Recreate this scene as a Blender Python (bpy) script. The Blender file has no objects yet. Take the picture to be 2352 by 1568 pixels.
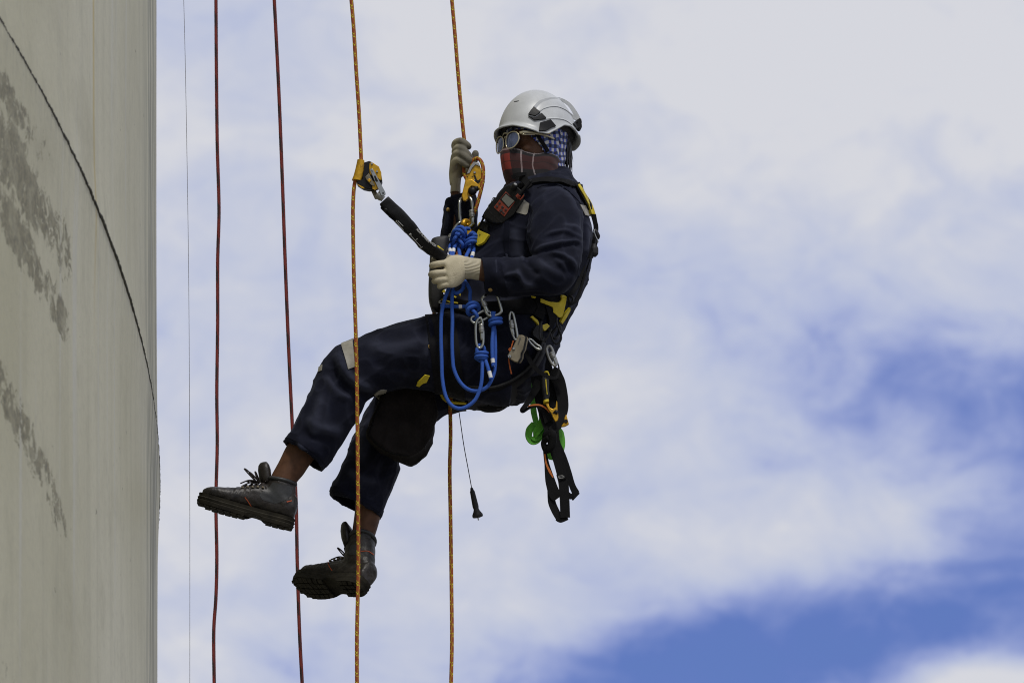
import bpy, bmesh, math, random
import numpy as np
from mathutils import Vector, Matrix, noise
from mathutils.bvhtree import BVHTree
rad = math.radians
random.seed(7)
scene = bpy.context.scene
COL = scene.collection

# ------------------------------------------------------------------ camera
ELEV = rad(15.0); DIST = 20.0; FRAME_W = 3.18; PXW, PXH = 2352.0, 1568.0
CENTRE = Vector((0, 0, 6.78))
FWD = Vector((0, math.cos(ELEV), math.sin(ELEV)))
ROLL = rad(-1.0)
_u0 = Vector((0, -math.sin(ELEV), math.cos(ELEV)))
RIGHT = Vector((math.cos(ROLL), 0, 0)) + _u0 * math.sin(ROLL)
UPV = _u0 * math.cos(ROLL) - Vector((math.sin(ROLL), 0, 0))
CAM = CENTRE - FWD * DIST
cam_data = bpy.data.cameras.new('camera'); cam = bpy.data.objects.new('camera', cam_data); COL.objects.link(cam)
cam.location = CAM
cam.rotation_euler = Matrix((RIGHT, UPV, -FWD)).transposed().to_euler()
cam_data.sensor_width = 36; cam_data.lens = 36 * DIST / FRAME_W
cam_data.clip_start = 0.1; cam_data.clip_end = 5000
cam_data.dof.use_dof = True; cam_data.dof.focus_distance = DIST - 0.15; cam_data.dof.aperture_fstop = 9.0
scene.camera = cam
scene.view_settings.view_transform = 'Standard'; scene.view_settings.look = 'None'
scene.view_settings.gamma = 1; scene.view_settings.exposure = 0.0
scene.cycles.use_denoising = True
scene.cycles.max_bounces = 8
scene.cycles.filter_width = 1.05

# ------------------------------------------------------------------ world: hazy sky with broken soft cloud
SUN_EL, SUN_AZ = rad(58), rad(160)          # azimuth measured from +Y towards +X
world = bpy.data.worlds.new('World'); scene.world = world; world.use_nodes = True
wt = world.node_tree; wt.nodes.clear()
def wn(kind, **kw):
    n = wt.nodes.new(kind)
    for a, b in kw.items(): setattr(n, a, b)
    return n
def wm(op, a, b=None, c=None):
    n = wn('ShaderNodeMath', operation=op)
    for i, x in enumerate((a, b, c)):
        if x is None: continue
        if hasattr(x, 'links'): wt.links.new(x, n.inputs[i])
        else: n.inputs[i].default_value = x
    return n.outputs[0]
sky = wn('ShaderNodeTexSky', sky_type='NISHITA', sun_disc=False, sun_elevation=SUN_EL, sun_rotation=SUN_AZ)
sky.altitude = 100; sky.air_density = 1.3; sky.dust_density = 0.3; sky.ozone_density = 5.0
tc = wn('ShaderNodeTexCoord')
sep = wn('ShaderNodeSeparateXYZ'); wt.links.new(tc.outputs['Generated'], sep.inputs[0])
mp = wn('ShaderNodeMapping'); mp.inputs['Scale'].default_value = (1, 1, 1.5); mp.inputs['Location'].default_value = (5.3, 0.9, 2.2)
wt.links.new(tc.outputs['Generated'], mp.inputs[0])
n1 = wn('ShaderNodeTexNoise'); n1.inputs['Scale'].default_value = 20; n1.inputs['Detail'].default_value = 4; n1.inputs['Roughness'].default_value = 0.5
n2 = wn('ShaderNodeTexNoise'); n2.inputs['Scale'].default_value = 44; n2.inputs['Detail'].default_value = 7; n2.inputs['Roughness'].default_value = 0.60
n2.inputs['Distortion'].default_value = 0.6
n3 = wn('ShaderNodeTexNoise'); n3.inputs['Scale'].default_value = 120; n3.inputs['Detail'].default_value = 6; n3.inputs['Roughness'].default_value = 0.6; n3.inputs['Distortion'].default_value = 0.8
for n in (n1, n2, n3): wt.links.new(mp.outputs[0], n.inputs['Vector'])
def skydir(px, py):
    d = FWD + RIGHT * ((px - PXW / 2) * FRAME_W / PXW / DIST) + UPV * ((PXH / 2 - py) * FRAME_W / PXW / DIST)
    return d.normalized()
def bump_(px, py, rx, rz, amp, tilt=0.0):
    """a soft opening (or bank) in the cloud round one compass direction"""
    d = skydir(px, py); k = FRAME_W / PXW / DIST
    dx = wm('MULTIPLY', wm('SUBTRACT', sep.outputs[0], d.x), 1 / (rx * k))
    dz = wm('MULTIPLY', wm('SUBTRACT', wm('SUBTRACT', sep.outputs[2], d.z), wm('MULTIPLY', wm('SUBTRACT', sep.outputs[0], d.x), tilt)), 1 / (rz * k))
    r2 = wm('ADD', wm('MULTIPLY', dx, dx), wm('MULTIPLY', dz, dz))
    return wm('MULTIPLY', wm('POWER', 2.718, wm('MULTIPLY', r2, -1)), amp)
blue = wm('ADD', wm('MULTIPLY', wm('SUBTRACT', n1.outputs[0], 0.5), 0.55), wm('MULTIPLY', wm('SUBTRACT', n2.outputs[0], 0.5), 1.0))
blue = wm('ADD', wm('ADD', blue, wm('MULTIPLY', wm('SUBTRACT', n3.outputs[0], 0.5), 0.30)), 0.20)
SKYBUMPS = []
for b in [(1950, 1460, 620, 165, .68, 0.12), (1450, 1570, 380, 130, .40, .1), (2150, 900, 480, 190, .30, -0.25), (2352, 1000, 330, 450, .20), (690, 1520, 160, 90, .36), (1800, 660, 480, 170, .14, -0.3),
          (2330, 1380, 260, 130, .22), (2270, 1575, 150, 60, -1.0), (950, 1500, 260, 80, .12), (1500, 1100, 700, 300, .07),
          (1250, 150, 900, 260, -.20), (2200, 150, 600, 280, -.20), (1600, 1230, 350, 70, -.10), (600, 650, 330, 420, .10), (1000, 1250, 500, 200, .07)]:
    blue = wm('ADD', blue, bump_(*b))
ramp = wn('ShaderNodeValToRGB'); wt.links.new(blue, ramp.inputs[0])
cr = ramp.color_ramp; cr.interpolation = 'B_SPLINE'
cr.elements[0].position = 0.0; cr.elements[0].color = (0.69, 0.695, 0.735, 1)
cr.elements[1].position = 1.0; cr.elements[1].color = (0.10, 0.155, 0.52, 1)
for p, c in ((0.20, (0.565, 0.595, 0.71, 1)), (0.42, (0.49, 0.54, 0.71, 1)), (0.68, (0.30, 0.36, 0.66, 1))):
    e = cr.elements.new(p); e.color = c
bg_cloud = wn('ShaderNodeBackground'); wt.links.new(ramp.outputs[0], bg_cloud.inputs[0]); bg_cloud.inputs[1].default_value = 1.0
hsv = wn('ShaderNodeHueSaturation'); hsv.inputs['Saturation'].default_value = 1.35; hsv.inputs['Hue'].default_value = 0.515; wt.links.new(sky.outputs[0], hsv.inputs['Color'])
bg_sky = wn('ShaderNodeBackground'); wt.links.new(hsv.outputs[0], bg_sky.inputs[0]); bg_sky.inputs[1].default_value = 0.075
cover = wn('ShaderNodeMapRange', interpolation_type='SMOOTHSTEP'); wt.links.new(blue, cover.inputs[0])
cover.inputs[1].default_value = 0.45; cover.inputs[2].default_value = 1.15; cover.inputs[3].default_value = 0.0; cover.inputs[4].default_value = 0.35
mixs = wn('ShaderNodeMixShader'); wt.links.new(cover.outputs[0], mixs.inputs[0])
wt.links.new(bg_cloud.outputs[0], mixs.inputs[1]); wt.links.new(bg_sky.outputs[0], mixs.inputs[2])
wo = wn('ShaderNodeOutputWorld'); wt.links.new(mixs.outputs[0], wo.inputs[0])

sun_data = bpy.data.lights.new('sun', 'SUN'); sun_data.energy = 2.0; sun_data.angle = rad(10); sun_data.color = (1, .96, .9)
sun = bpy.data.objects.new('sun', sun_data); COL.objects.link(sun); sun.location = (0, -10, 40)
sd = Vector((math.sin(SUN_AZ) * math.cos(SUN_EL), math.cos(SUN_AZ) * math.cos(SUN_EL), math.sin(SUN_EL)))
sun.rotation_euler = sd.to_track_quat('Z', 'Y').to_euler()

# ------------------------------------------------------------------ helpers
def P(px, py, y=0.0):
    """a point of the place: seen along the photo's line of sight px, py and standing y metres behind the worker's middle plane"""
    k = FRAME_W / PXW / DIST
    d = FWD + RIGHT * ((px - PXW / 2) * k) + UPV * ((PXH / 2 - py) * k)
    return CAM + d * ((y - CAM.y) / d.y)
MPX = FRAME_W / PXW       # metres per unit at the worker
def topx(v):
    """numpy array of points -> photo coordinates"""
    d = v - np.array(CAM)[None, :]
    dep = d @ np.array(FWD); k = PXW * DIST / FRAME_W
    return np.stack([PXW / 2 + (d @ np.array(RIGHT)) / dep * k, PXH / 2 - (d @ np.array(UPV)) / dep * k], 1)
def Z(n, *pts):
    o = {1: (976.2, 183.7, .1831), 2: (775.2, 287.1, .1831), 3: (947.5, 373.2, .2197), 4: (947.5, 545.5, .2746), 5: (1119.7, 631.6, .3734),
         6: (631.6, 689.1, .2930), 7: (424.9, 976.2, .2747), 8: (1119.7, 183.7, .10985), 9: (976.2, 620.1, .10985), 10: (976.2, 493.8, .08057),
         11: (1234.6, 390.5, .2196), 12: (1177.1, 660.3, .12817), 13: (1182.9, 849.8, .15375)}[n]
    r = [(o[0] + p[0] * o[2], o[1] + p[1] * o[2]) + tuple(p[2:]) for p in pts]
    return r if len(r) > 1 else r[0]
def cr_spline(pts, n=8, closed=False):
    """Catmull-Rom through tuples/vectors of any length"""
    a = [np.array(p, float) for p in pts]; m = len(a); out = []
    rng = m if closed else m - 1
    for i in range(rng):
        if closed: p0, p1, p2, p3 = a[(i - 1) % m], a[i], a[(i + 1) % m], a[(i + 2) % m]
        else:
            p1, p2 = a[i], a[i + 1]
            p0 = a[i - 1] if i > 0 else 2 * p1 - p2
            p3 = a[i + 2] if i + 2 < m else 2 * p2 - p1
        for j in range(n):
            t = j / n
            out.append(.5 * (2 * p1 + (p2 - p0) * t + (2 * p0 - 5 * p1 + 4 * p2 - p3) * t * t + (3 * p1 - p0 - 3 * p2 + p3) * t ** 3))
    if not closed: out.append(a[-1])
    return out
def path(pts, y=0.0, n=8, closed=False):
    q = [tuple(p) if len(p) > 2 else tuple(p) + (y,) for p in pts]
    return [P(*p) for p in cr_spline(q, n, closed)]

class MB:
    def __init__(s): s.v = []; s.f = []; s.uv = []
    def add(s, vs, fs, uv=None):
        o = len(s.v); s.v += [Vector(x) for x in vs]; s.f += [tuple(i + o for i in f) for f in fs]
        s.uv += list(uv) if uv else [(0, 0)] * len(vs)
    def rings(s, rings, closed=False, cap=True, vs=None):
        n = len(rings[0]); vs_all = []; fs = []; uv = []
        for i, r in enumerate(rings):
            for j, p in enumerate(r): vs_all.append(p); uv.append((j / n, vs[i] if vs else i / max(1, len(rings) - 1)))
        m = len(rings)
        for i in range(m if closed else m - 1):
            a, b = i * n, ((i + 1) % m) * n
            for j in range(n): fs.append((a + j, a + (j + 1) % n, b + (j + 1) % n, b + j))
        if cap and not closed:
            fs.append(tuple(reversed(range(n)))); fs.append(tuple((m - 1) * n + j for j in range(n)))
        s.add(vs_all, fs, uv)
    def tube(s, pts, r, seg=10, closed=False, cap=True, flat=1.0, up=None):
        pts = [Vector(p) for p in pts]; m = len(pts)
        rr = r if isinstance(r, (list, tuple)) else [r] * m
        if len(rr) != m: rr = [float(np.interp(i / (m - 1), np.linspace(0, 1, len(rr)), rr)) for i in range(m)]
        T = []
        for i in range(m):
            a = pts[(i - 1) % m] if closed or i > 0 else pts[i]
            b = pts[(i + 1) % m] if closed or i < m - 1 else pts[i]
            t = b - a; T.append(t.normalized() if t.length > 1e-9 else Vector((0, 0, 1)))
        u = Vector(up) if up else Vector((0.3, -1, 0.2))
        u = (u - T[0] * u.dot(T[0])).normalized(); rs = []; L = 0; vs = []
        for i in range(m):
            if up: u = Vector(up)
            u = (u - T[i] * u.dot(T[i])).normalized(); w = T[i].cross(u)
            if i: L += (pts[i] - pts[i - 1]).length
            vs.append(L)
            rs.append([pts[i] + u * (rr[i] * flat * math.cos(2 * math.pi * j / seg)) + w * (rr[i] * math.sin(2 * math.pi * j / seg)) for j in range(seg)])
        s.rings(rs, closed, cap, vs)
    def lathe(s, a, b, prof, seg=14):
        a, b = Vector(a), Vector(b)
        ax = (b - a); t = ax.normalized(); u = t.orthogonal().normalized(); w = t.cross(u)
        s.rings([[a + ax * q + (u * math.cos(2 * math.pi * j / seg) + w * math.sin(2 * math.pi * j / seg)) * r for j in range(seg)] for q, r in prof])
    def prism(s, poly, ex):
        poly = [Vector(p) for p in poly]; ex = Vector(ex); n = len(poly)
        s.add(poly + [p + ex for p in poly], [tuple(range(n)), tuple(reversed(range(n, 2 * n)))] + [(j, j + n, (j + 1) % n + n, (j + 1) % n) for j in range(n)])
    def box(s, c, ax, ay, az):
        c, ax, ay, az = Vector(c), Vector(ax), Vector(ay), Vector(az)
        s.add([c + ax * i + ay * j + az * k for i in (-1, 1) for j in (-1, 1) for k in (-1, 1)],
              [(0, 1, 3, 2), (4, 6, 7, 5), (0, 4, 5, 1), (2, 3, 7, 6), (0, 2, 6, 4), (1, 5, 7, 3)])
    def ball(s, c, rx, ry=None, rz=None, n=12, axes=None):
        ry = ry or rx; rz = rz or rx; c = Vector(c)
        ax = axes or (Vector((1, 0, 0)), Vector((0, 1, 0)), Vector((0, 0, 1)))
        s.rings([[c + ax[0] * (rx * math.sin(t) * math.cos(2 * math.pi * j / n)) + ax[1] * (ry * math.sin(t) * math.sin(2 * math.pi * j / n)) + ax[2] * (-rz * math.cos(t))
                  for j in range(n)] for t in [math.pi * (i + .02) / (n + .04) for i in range(n + 1)]])
    def grid(s, top, thick_dir_pts):
        """two matching grids (outer, inner) closed into a slab"""
        A, B = top, thick_dir_pts; m, n = len(A), len(A[0])
        vs = [p for r in A for p in r] + [p for r in B for p in r]; o = m * n; fs = []
        uv = [(j / (n - 1), i / (m - 1)) for i in range(m) for j in range(n)] * 2
        for i in range(m - 1):
            for j in range(n - 1):
                a = i * n + j; fs.append((a, a + 1, a + n + 1, a + n)); fs.append((o + a, o + a + n, o + a + n + 1, o + a + 1))
        for j in range(n - 1):
            fs.append((j, o + j, o + j + 1, j + 1)); a = (m - 1) * n + j; fs.append((a, a + 1, o + a + 1, o + a))
        for i in range(m - 1):
            a = i * n; fs.append((a, a + n, o + a + n, o + a)); a = i * n + n - 1; fs.append((a, o + a, o + a + n, a + n))
        s.add(vs, fs, uv)
    def mesh(s, name):
        me = bpy.data.meshes.new(name); me.from_pydata([tuple(v) for v in s.v], [], s.f)
        ul = me.uv_layers.new(name='UVMap'); li = np.empty(len(me.loops), int); me.loops.foreach_get('vertex_index', li)
        ul.data.foreach_set('uv', np.array(s.uv, float)[li].ravel())
        bm = bmesh.new(); bm.from_mesh(me); bmesh.ops.recalc_face_normals(bm, faces=bm.faces); bm.to_mesh(me); bm.free()
        return me

def obj(name, geo, mat, parent=None, label=None, cat=None, group=None, kind=None, smooth=40, bevel=0, bseg=2):
    me = geo.mesh(name) if isinstance(geo, MB) else geo
    me.name = name
    me.materials.clear(); me.materials.append(mat)
    if smooth:
        for p in me.polygons: p.use_smooth = True
        if smooth < 180: me.set_sharp_from_angle(angle=rad(smooth))
    o = bpy.data.objects.new(name, me); COL.objects.link(o)
    if parent:
        o.parent = parent
        q = parent; off = Vector((0, 0, 0))
        while q: off += q.location; q = q.parent
        o.location = -off
    if bevel:
        b = o.modifiers.new('bevel', 'BEVEL'); b.width = bevel; b.segments = bseg; b.limit_method = 'ANGLE'; b.angle_limit = rad(35)
    tag(o, label, cat, group, kind); return o
def tag(o, label=None, cat=None, group=None, kind=None):
    for k, v in (('label', label), ('category', cat), ('group', group), ('kind', kind)):
        if v: o[k] = v
def thing(name, loc, label, cat, group=None):
    o = bpy.data.objects.new(name, None); COL.objects.link(o); o.location = loc; o.empty_display_size = .05
    tag(o, label, cat, group); return o
def remesh(parts, voxel, smooth_it=4, name='tmp'):
    mb = MB()
    for p in parts: mb.add(p.v, p.f)
    me = mb.mesh(name); o = bpy.data.objects.new(name, me); COL.objects.link(o)
    r = o.modifiers.new('r', 'REMESH'); r.mode = 'VOXEL'; r.voxel_size = voxel
    if smooth_it:
        sm = o.modifiers.new('s', 'SMOOTH'); sm.factor = .5; sm.iterations = smooth_it
    dg = bpy.context.evaluated_depsgraph_get(); out = bpy.data.meshes.new_from_object(o.evaluated_get(dg))
    bpy.data.objects.remove(o); bpy.data.meshes.remove(me)
    return out
def getv(me):
    v = np.empty(len(me.vertices) * 3); me.vertices.foreach_get('co', v); return v.reshape(-1, 3)
def getn(me):
    v = np.empty(len(me.vertices) * 3); me.vertex_normals.foreach_get('vector', v); return v.reshape(-1, 3)
def setv(me, v): me.vertices.foreach_set('co', np.asarray(v, np.float32).ravel()); me.update()
def bvh_of(me): return BVHTree.FromPolygons([v.co.copy() for v in me.vertices], [tuple(p.vertices) for p in me.polygons])

# a body segment: stations (front px, front py, back px, back py, Y, half depth)
def stations(st, sub=6): return cr_spline(st, sub)
def ring_at(s, n=30, grow=0.0, power=2.0):
    x1, y1, x2, y2, Y, b = s; c = P((x1 + x2) / 2, (y1 + y2) / 2, Y)
    sc = (Y - CAM.y) / (0 - CAM.y) * MPX
    hx, hy = (x1 - x2) / 2 * sc, -(y1 - y2) / 2 * sc
    a = math.hypot(hx, hy); nx, nu = hx / a, hy / a
    a2 = math.sqrt(max((a * .3) ** 2, a * a - (math.sin(ELEV) * b * nu) ** 2)) + grow
    m = Vector((nx, 0, nu / math.cos(ELEV))); bb = b + grow; out = []
    for j in range(n):
        t = 2 * math.pi * j / n; cs, sn = math.cos(t), math.sin(t)
        if power != 2: cs = math.copysign(abs(cs) ** (2 / power), cs); sn = math.copysign(abs(sn) ** (2 / power), sn)
        out.append(c + m * (a2 * cs) + Vector((0, 1, 0)) * (bb * sn))
    return out
def loft(st, sub=6, n=30, grow=0.0, hollow_end=0.0, power=2.0, wall=.010):
    mb = MB(); S = stations(st, sub); rs = [ring_at(s, n, grow, power) for s in S]
    if hollow_end:
        def ctr(r): return sum(r, Vector()) / len(r)
        c1, c0 = ctr(rs[-1]), ctr(rs[-2]); d = (c0 - c1).normalized()
        def inner(r, dd): c = ctr(r); return [p + (c - p).normalized() * min(wall, (c - p).length * .4) + dd for p in r]
        rs.append(inner(rs[-1], d * 0.0)); rs.append(inner(rs[-2], d * hollow_end))
    mb.rings(rs); return mb

# surface pieces laid on a body: a four-sided patch between two edges given in photo coordinates
def cast(bvh, px, py, fallbackY=0.0):
    d = (P(px, py, 0) - CAM).normalized(); h = bvh.ray_cast(CAM, d)
    if h[0] is None:
        p = P(px, py, fallbackY); q = bvh.find_nearest(p)
        # keep the line of sight, take the depth of the nearest surface
        return P(px, py, q[0].y), q[1]
    return h[0], h[1]
def patch(bvh, A, B, off=.001, thick=.003, nu=10, nv=4, curve=True, taper=None):
    mb = MB(); A = cr_spline(A, 6) if curve and len(A) > 2 else [np.array(a, float) for a in A]; B = cr_spline(B, 6) if curve and len(B) > 2 else [np.array(a, float) for a in B]
    def at(L, t):
        x = t * (len(L) - 1); i = min(int(x), len(L) - 2); return L[i] + (L[i + 1] - L[i]) * (x - i)
    hit = []
    for i in range(nu + 1):
        a, b = at(A, i / nu), at(B, i / nu); hit.append([cast(bvh, *(a + (b - a) * (j / nv))) for j in range(nv + 1)])
    # even out normals
    T = []; I = []
    tocam = -FWD
    for i in range(nu + 1):
        r1, r2 = [], []
        for j in range(nv + 1):
            nn = Vector()
            for di in (-1, 0, 1):
                for dj in (-1, 0, 1):
                    nn += hit[min(max(i + di, 0), nu)][min(max(j + dj, 0), nv)][1]
            nn = (nn.normalized() + tocam * .25).normalized(); p = hit[i][j][0]
            r1.append(p + nn * (off + (thick if taper is None else taper[0] + (taper[1] - taper[0]) * j / nv))); r2.append(p + nn * (off - .004))
        T.append(r1); I.append(r2)
    mb.grid(T, I); return mb
def strip(bvh, pts, wpx, **kw):
    """a strap along a photo-space line laid on a body"""
    S = cr_spline(pts, 6) if len(pts) > 2 else [np.array(p, float) for p in pts]; A, B = [], []
    for i in range(len(S)):
        t = S[min(i + 1, len(S) - 1)] - S[max(i - 1, 0)]; t = t / (np.linalg.norm(t) + 1e-9); n = np.array([-t[1], t[0]])
        w = wpx if not isinstance(wpx, (list, tuple)) else float(np.interp(i / (len(S) - 1), np.linspace(0, 1, len(wpx)), wpx))
        A.append(S[i] + n * w / 2); B.append(S[i] - n * w / 2)
    kw.setdefault('nu', max(6, len(S) - 1)); kw['curve'] = False
    return patch(bvh, A, B, **kw)
def sheet(A, B, thick=.002, n=6, sub=6, bow=0.0):
    """a free-hanging band between two edges of (px, py, Y)"""
    mb = MB(); A = cr_spline(A, sub) if len(A) > 2 else [np.array(a, float) for a in A]; B = cr_spline(B, sub) if len(B) > 2 else [np.array(a, float) for a in B]
    m = min(len(A), len(B)); G = []
    for i in range(m): G.append([P(*(A[i] + (B[i] - A[i]) * (j / n))) + Vector((0, -bow * math.sin(math.pi * j / n), 0)) for j in range(n + 1)])
    N = []
    for i in range(m):
        r = []
        for j in range(n + 1):
            du = G[min(i + 1, m - 1)][j] - G[max(i - 1, 0)][j]; dv = G[i][min(j + 1, n)] - G[i][max(j - 1, 0)]
            q = du.cross(dv); r.append(q.normalized() if q.length > 1e-12 else Vector((0, -1, 0)))
        N.append(r)
    mb.grid([[G[i][j] + N[i][j] * thick / 2 for j in range(n + 1)] for i in range(m)], [[G[i][j] - N[i][j] * thick / 2 for j in range(n + 1)] for i in range(m)])
    return mb
def ribbon(pts, wpx, y=0.0, thick=.002, sub=8, tilt=0.0):
    """flat webbing along photo-space points (px,py[,Y]); tilt gives the far edge a depth offset in metres"""
    q = [tuple(p) if len(p) > 2 else tuple(p) + (y,) for p in pts]; S = cr_spline(q, sub); A, B = [], []
    for i in range(len(S)):
        t = (S[min(i + 1, len(S) - 1)] - S[max(i - 1, 0)])[:2]; t = t / (np.linalg.norm(t) + 1e-9)
        w = wpx if not isinstance(wpx, (list, tuple)) else float(np.interp(i / (len(S) - 1), np.linspace(0, 1, len(wpx)), wpx))
        nrm = np.array([-t[1], t[0]]) * w / 2
        A.append((S[i][0] + nrm[0], S[i][1] + nrm[1], S[i][2] - tilt)); B.append((S[i][0] - nrm[0], S[i][1] - nrm[1], S[i][2] + tilt))
    mb = MB(); n = 3; G = []
    return sheet_raw(A, B, thick)
def sheet_raw(A, B, thick):
    mb = MB(); m = len(A); n = 3; G = [[P(*(np.array(A[i]) + (np.array(B[i]) - np.array(A[i])) * (j / n))) for j in range(n + 1)] for i in range(m)]; N = []
    for i in range(m):
        r = []
        for j in range(n + 1):
            du = G[min(i + 1, m - 1)][j] - G[max(i - 1, 0)][j]; dv = G[i][min(j + 1, n)] - G[i][max(j - 1, 0)]
            q = du.cross(dv); r.append(q.normalized() if q.length > 1e-12 else Vector((0, -1, 0)))
        N.append(r)
    mb.grid([[G[i][j] + N[i][j] * thick / 2 for j in range(n + 1)] for i in range(m)], [[G[i][j] - N[i][j] * thick / 2 for j in range(n + 1)] for i in range(m)])
    return mb
def plate(poly, y, thick, y2=None):
    """a flat plate with a photo-space outline, thick metres deep; y may vary by vertex"""
    mb = MB(); mb.prism([P(p[0], p[1], p[2] if len(p) > 2 else y) for p in poly], (0, thick, 0)); return mb
def disc(px, py, y, r, t, seg=16):
    mb = MB(); c = P(px, py, y); mb.lathe(c, c + Vector((0, -t, 0)), [(0, r), (.6, r), (1, r * .8)], seg); return mb

# ------------------------------------------------------------------ materials
MATS = {}
def nodes(m): return m.node_tree.nodes, m.node_tree.links
def mat(name, col, rough=.6, metal=0.0, var=.12, vscale=30, bump=0.0, bscale=400, spec=.5, sheen=0.0, coat=0.0, trans=0.0, alpha=None):
    m = bpy.data.materials.new(name); m.use_nodes = True; N, L = nodes(m); b = N['Principled BSDF']
    t = N.new('ShaderNodeTexCoord'); nz = N.new('ShaderNodeTexNoise'); nz.inputs['Scale'].default_value = vscale; nz.inputs['Detail'].default_value = 5
    L.new(t.outputs['Object'], nz.inputs['Vector'])
    r = N.new('ShaderNodeValToRGB'); L.new(nz.outputs[0], r.inputs[0])
    r.color_ramp.elements[0].position = .3; r.color_ramp.elements[1].position = .7
    r.color_ramp.elements[0].color = tuple(c * (1 - var) for c in col) + (1,); r.color_ramp.elements[1].color = tuple(min(1, c * (1 + var)) for c in col) + (1,)
    L.new(r.outputs[0], b.inputs['Base Color'])
    b.inputs['Roughness'].default_value = rough; b.inputs['Metallic'].default_value = metal; b.inputs['Specular IOR Level'].default_value = spec
    if sheen: b.inputs['Sheen Weight'].default_value = sheen; b.inputs['Sheen Roughness'].default_value = .5
    if coat: b.inputs['Coat Weight'].default_value = coat
    if trans: b.inputs['Transmission Weight'].default_value = trans
    if bump:
        n2 = N.new('ShaderNodeTexNoise'); n2.inputs['Scale'].default_value = bscale; n2.inputs['Detail'].default_value = 3; L.new(t.outputs['Object'], n2.inputs['Vector'])
        bp = N.new('ShaderNodeBump'); bp.inputs['Strength'].default_value = bump; bp.inputs['Distance'].default_value = .002
        L.new(n2.outputs[0], bp.inputs['Height']); L.new(bp.outputs[0], b.inputs['Normal'])
    MATS[name] = m; return m
def mth(N, L, op, a, b=None, c=None):
    n = N.new('ShaderNodeMath'); n.operation = op
    for i, x in enumerate((a, b, c)):
        if x is None: continue
        if hasattr(x, 'links'): L.new(x, n.inputs[i])
        else: n.inputs[i].default_value = x
    return n.outputs[0]
def mixc(N, L, f, a, b):
    n = N.new('ShaderNodeMix'); n.data_type = 'RGBA'
    for i, x in ((0, f), (6, a), (7, b)):
        if hasattr(x, 'links'): L.new(x, n.inputs[i])
        else: n.inputs[i].default_value = x if i == 0 else tuple(x) + (1,)
    return n.outputs[2]
def rope_mat(name, base, fleck=None, period=.031, fleck_len=.5, flecks=6, rough=.75, dark=None, braid=260):
    m = bpy.data.materials.new(name); m.use_nodes = True; N, L = nodes(m); b = N['Principled BSDF']; b.inputs['Roughness'].default_value = rough
    uv = N.new('ShaderNodeUVMap'); s = N.new('ShaderNodeSeparateXYZ'); L.new(uv.outputs[0], s.inputs[0]); u, v = s.outputs[0], s.outputs[1]
    M = lambda *a: mth(N, L, *a)
    # plait relief: two counter-running spirals
    a = M('SINE', M('MULTIPLY', M('ADD', M('MULTIPLY', u, 10.0), M('MULTIPLY', v, braid)), 6.2832)); c = M('SINE', M('MULTIPLY', M('SUBTRACT', M('MULTIPLY', u, 10.0), M('MULTIPLY', v, braid)), 6.2832))
    h = M('MULTIPLY', a, c)
    hh = M('ADD', M('MULTIPLY', h, .5), .5)
    col = mixc(N, L, hh, tuple(x * .72 for x in base), tuple(x * 1.12 for x in base))
    if fleck:
        ph = M('FRACT', M('ADD', M('DIVIDE', v, period), M('MULTIPLY', u, 1.0)))
        band = M('LESS_THAN', ph, fleck_len)
        dots = M('GREATER_THAN', M('SINE', M('MULTIPLY', M('ADD', M('MULTIPLY', u, flecks), M('MULTIPLY', v, 110.0)), 6.2832)), -.35)
        dots2 = M('GREATER_THAN', M('SINE', M('MULTIPLY', M('SUBTRACT', M('MULTIPLY', u, flecks), M('MULTIPLY', v, 110.0)), 6.2832)), -.35)
        col = mixc(N, L, M('MULTIPLY', band, M('MULTIPLY', dots, dots2)), col, fleck)
    if dark:
        ph = M('FRACT', M('ADD', M('MULTIPLY', v, 9.0), u)); nz = N.new('ShaderNodeTexNoise'); nz.inputs['Scale'].default_value = 14; L.new(uv.outputs[0], nz.inputs['Vector'])
        k = M('GREATER_THAN', M('ADD', M('SINE', M('MULTIPLY', ph, 6.2832)), M('MULTIPLY', M('SUBTRACT', nz.outputs[0], .5), 2.0)), .2)
        col = mixc(N, L, M('MULTIPLY', k, .85), col, dark)
    L.new(col, b.inputs['Base Color'])
    bp = N.new('ShaderNodeBump'); bp.inputs['Strength'].default_value = .5; bp.inputs['Distance'].default_value = .0008; L.new(h, bp.inputs['Height']); L.new(bp.outputs[0], b.inputs['Normal'])
    MATS[name] = m; return m
def web_mat(name, col, rib=900, rough=.75):
    m = mat(name, col, rough, var=.12, vscale=60); N, L = nodes(m); b = N['Principled BSDF']
    t = N.new('ShaderNodeTexCoord'); w = N.new('ShaderNodeTexWave'); w.inputs['Scale'].default_value = rib; w.bands_direction = 'DIAGONAL'; L.new(t.outputs['Object'], w.inputs['Vector'])
    bp = N.new('ShaderNodeBump'); bp.inputs['Strength'].default_value = .35; bp.inputs['Distance'].default_value = .0006; L.new(w.outputs[0], bp.inputs['Height']); L.new(bp.outputs[0], b.inputs['Normal'])
    return m
BLACKWEB = web_mat('black_webbing', (.0065, .0065, .007)); MATS['black_webbing'].node_tree.nodes['Principled BSDF'].inputs['Specular IOR Level'].default_value = .1; BLACKPL = mat('black_plastic', (.009, .009, .010), .45, bump=.1, spec=.2)
DKRUB = mat('black_rubber', (.012, .012, .013), .6, bump=.15, spec=.3); YEL = mat('yellow_fabric', (.56, .44, .014), .6, bump=.2, bscale=700)
GOLD = mat('gold_anodised', (.52, .29, .015), .38, metal=.55, var=.2, vscale=90, bump=.05); STEEL = mat('steel', (.31, .32, .30), .28, metal=1, var=.1, vscale=60)
STEELB = mat('brushed_steel', (.19, .165, .115), .5, metal=.9, var=.15, vscale=50, bump=.05); REFL = mat('reflective_tape', (.27, .255, .21), .6, var=.1, vscale=80, bump=.1)
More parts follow.
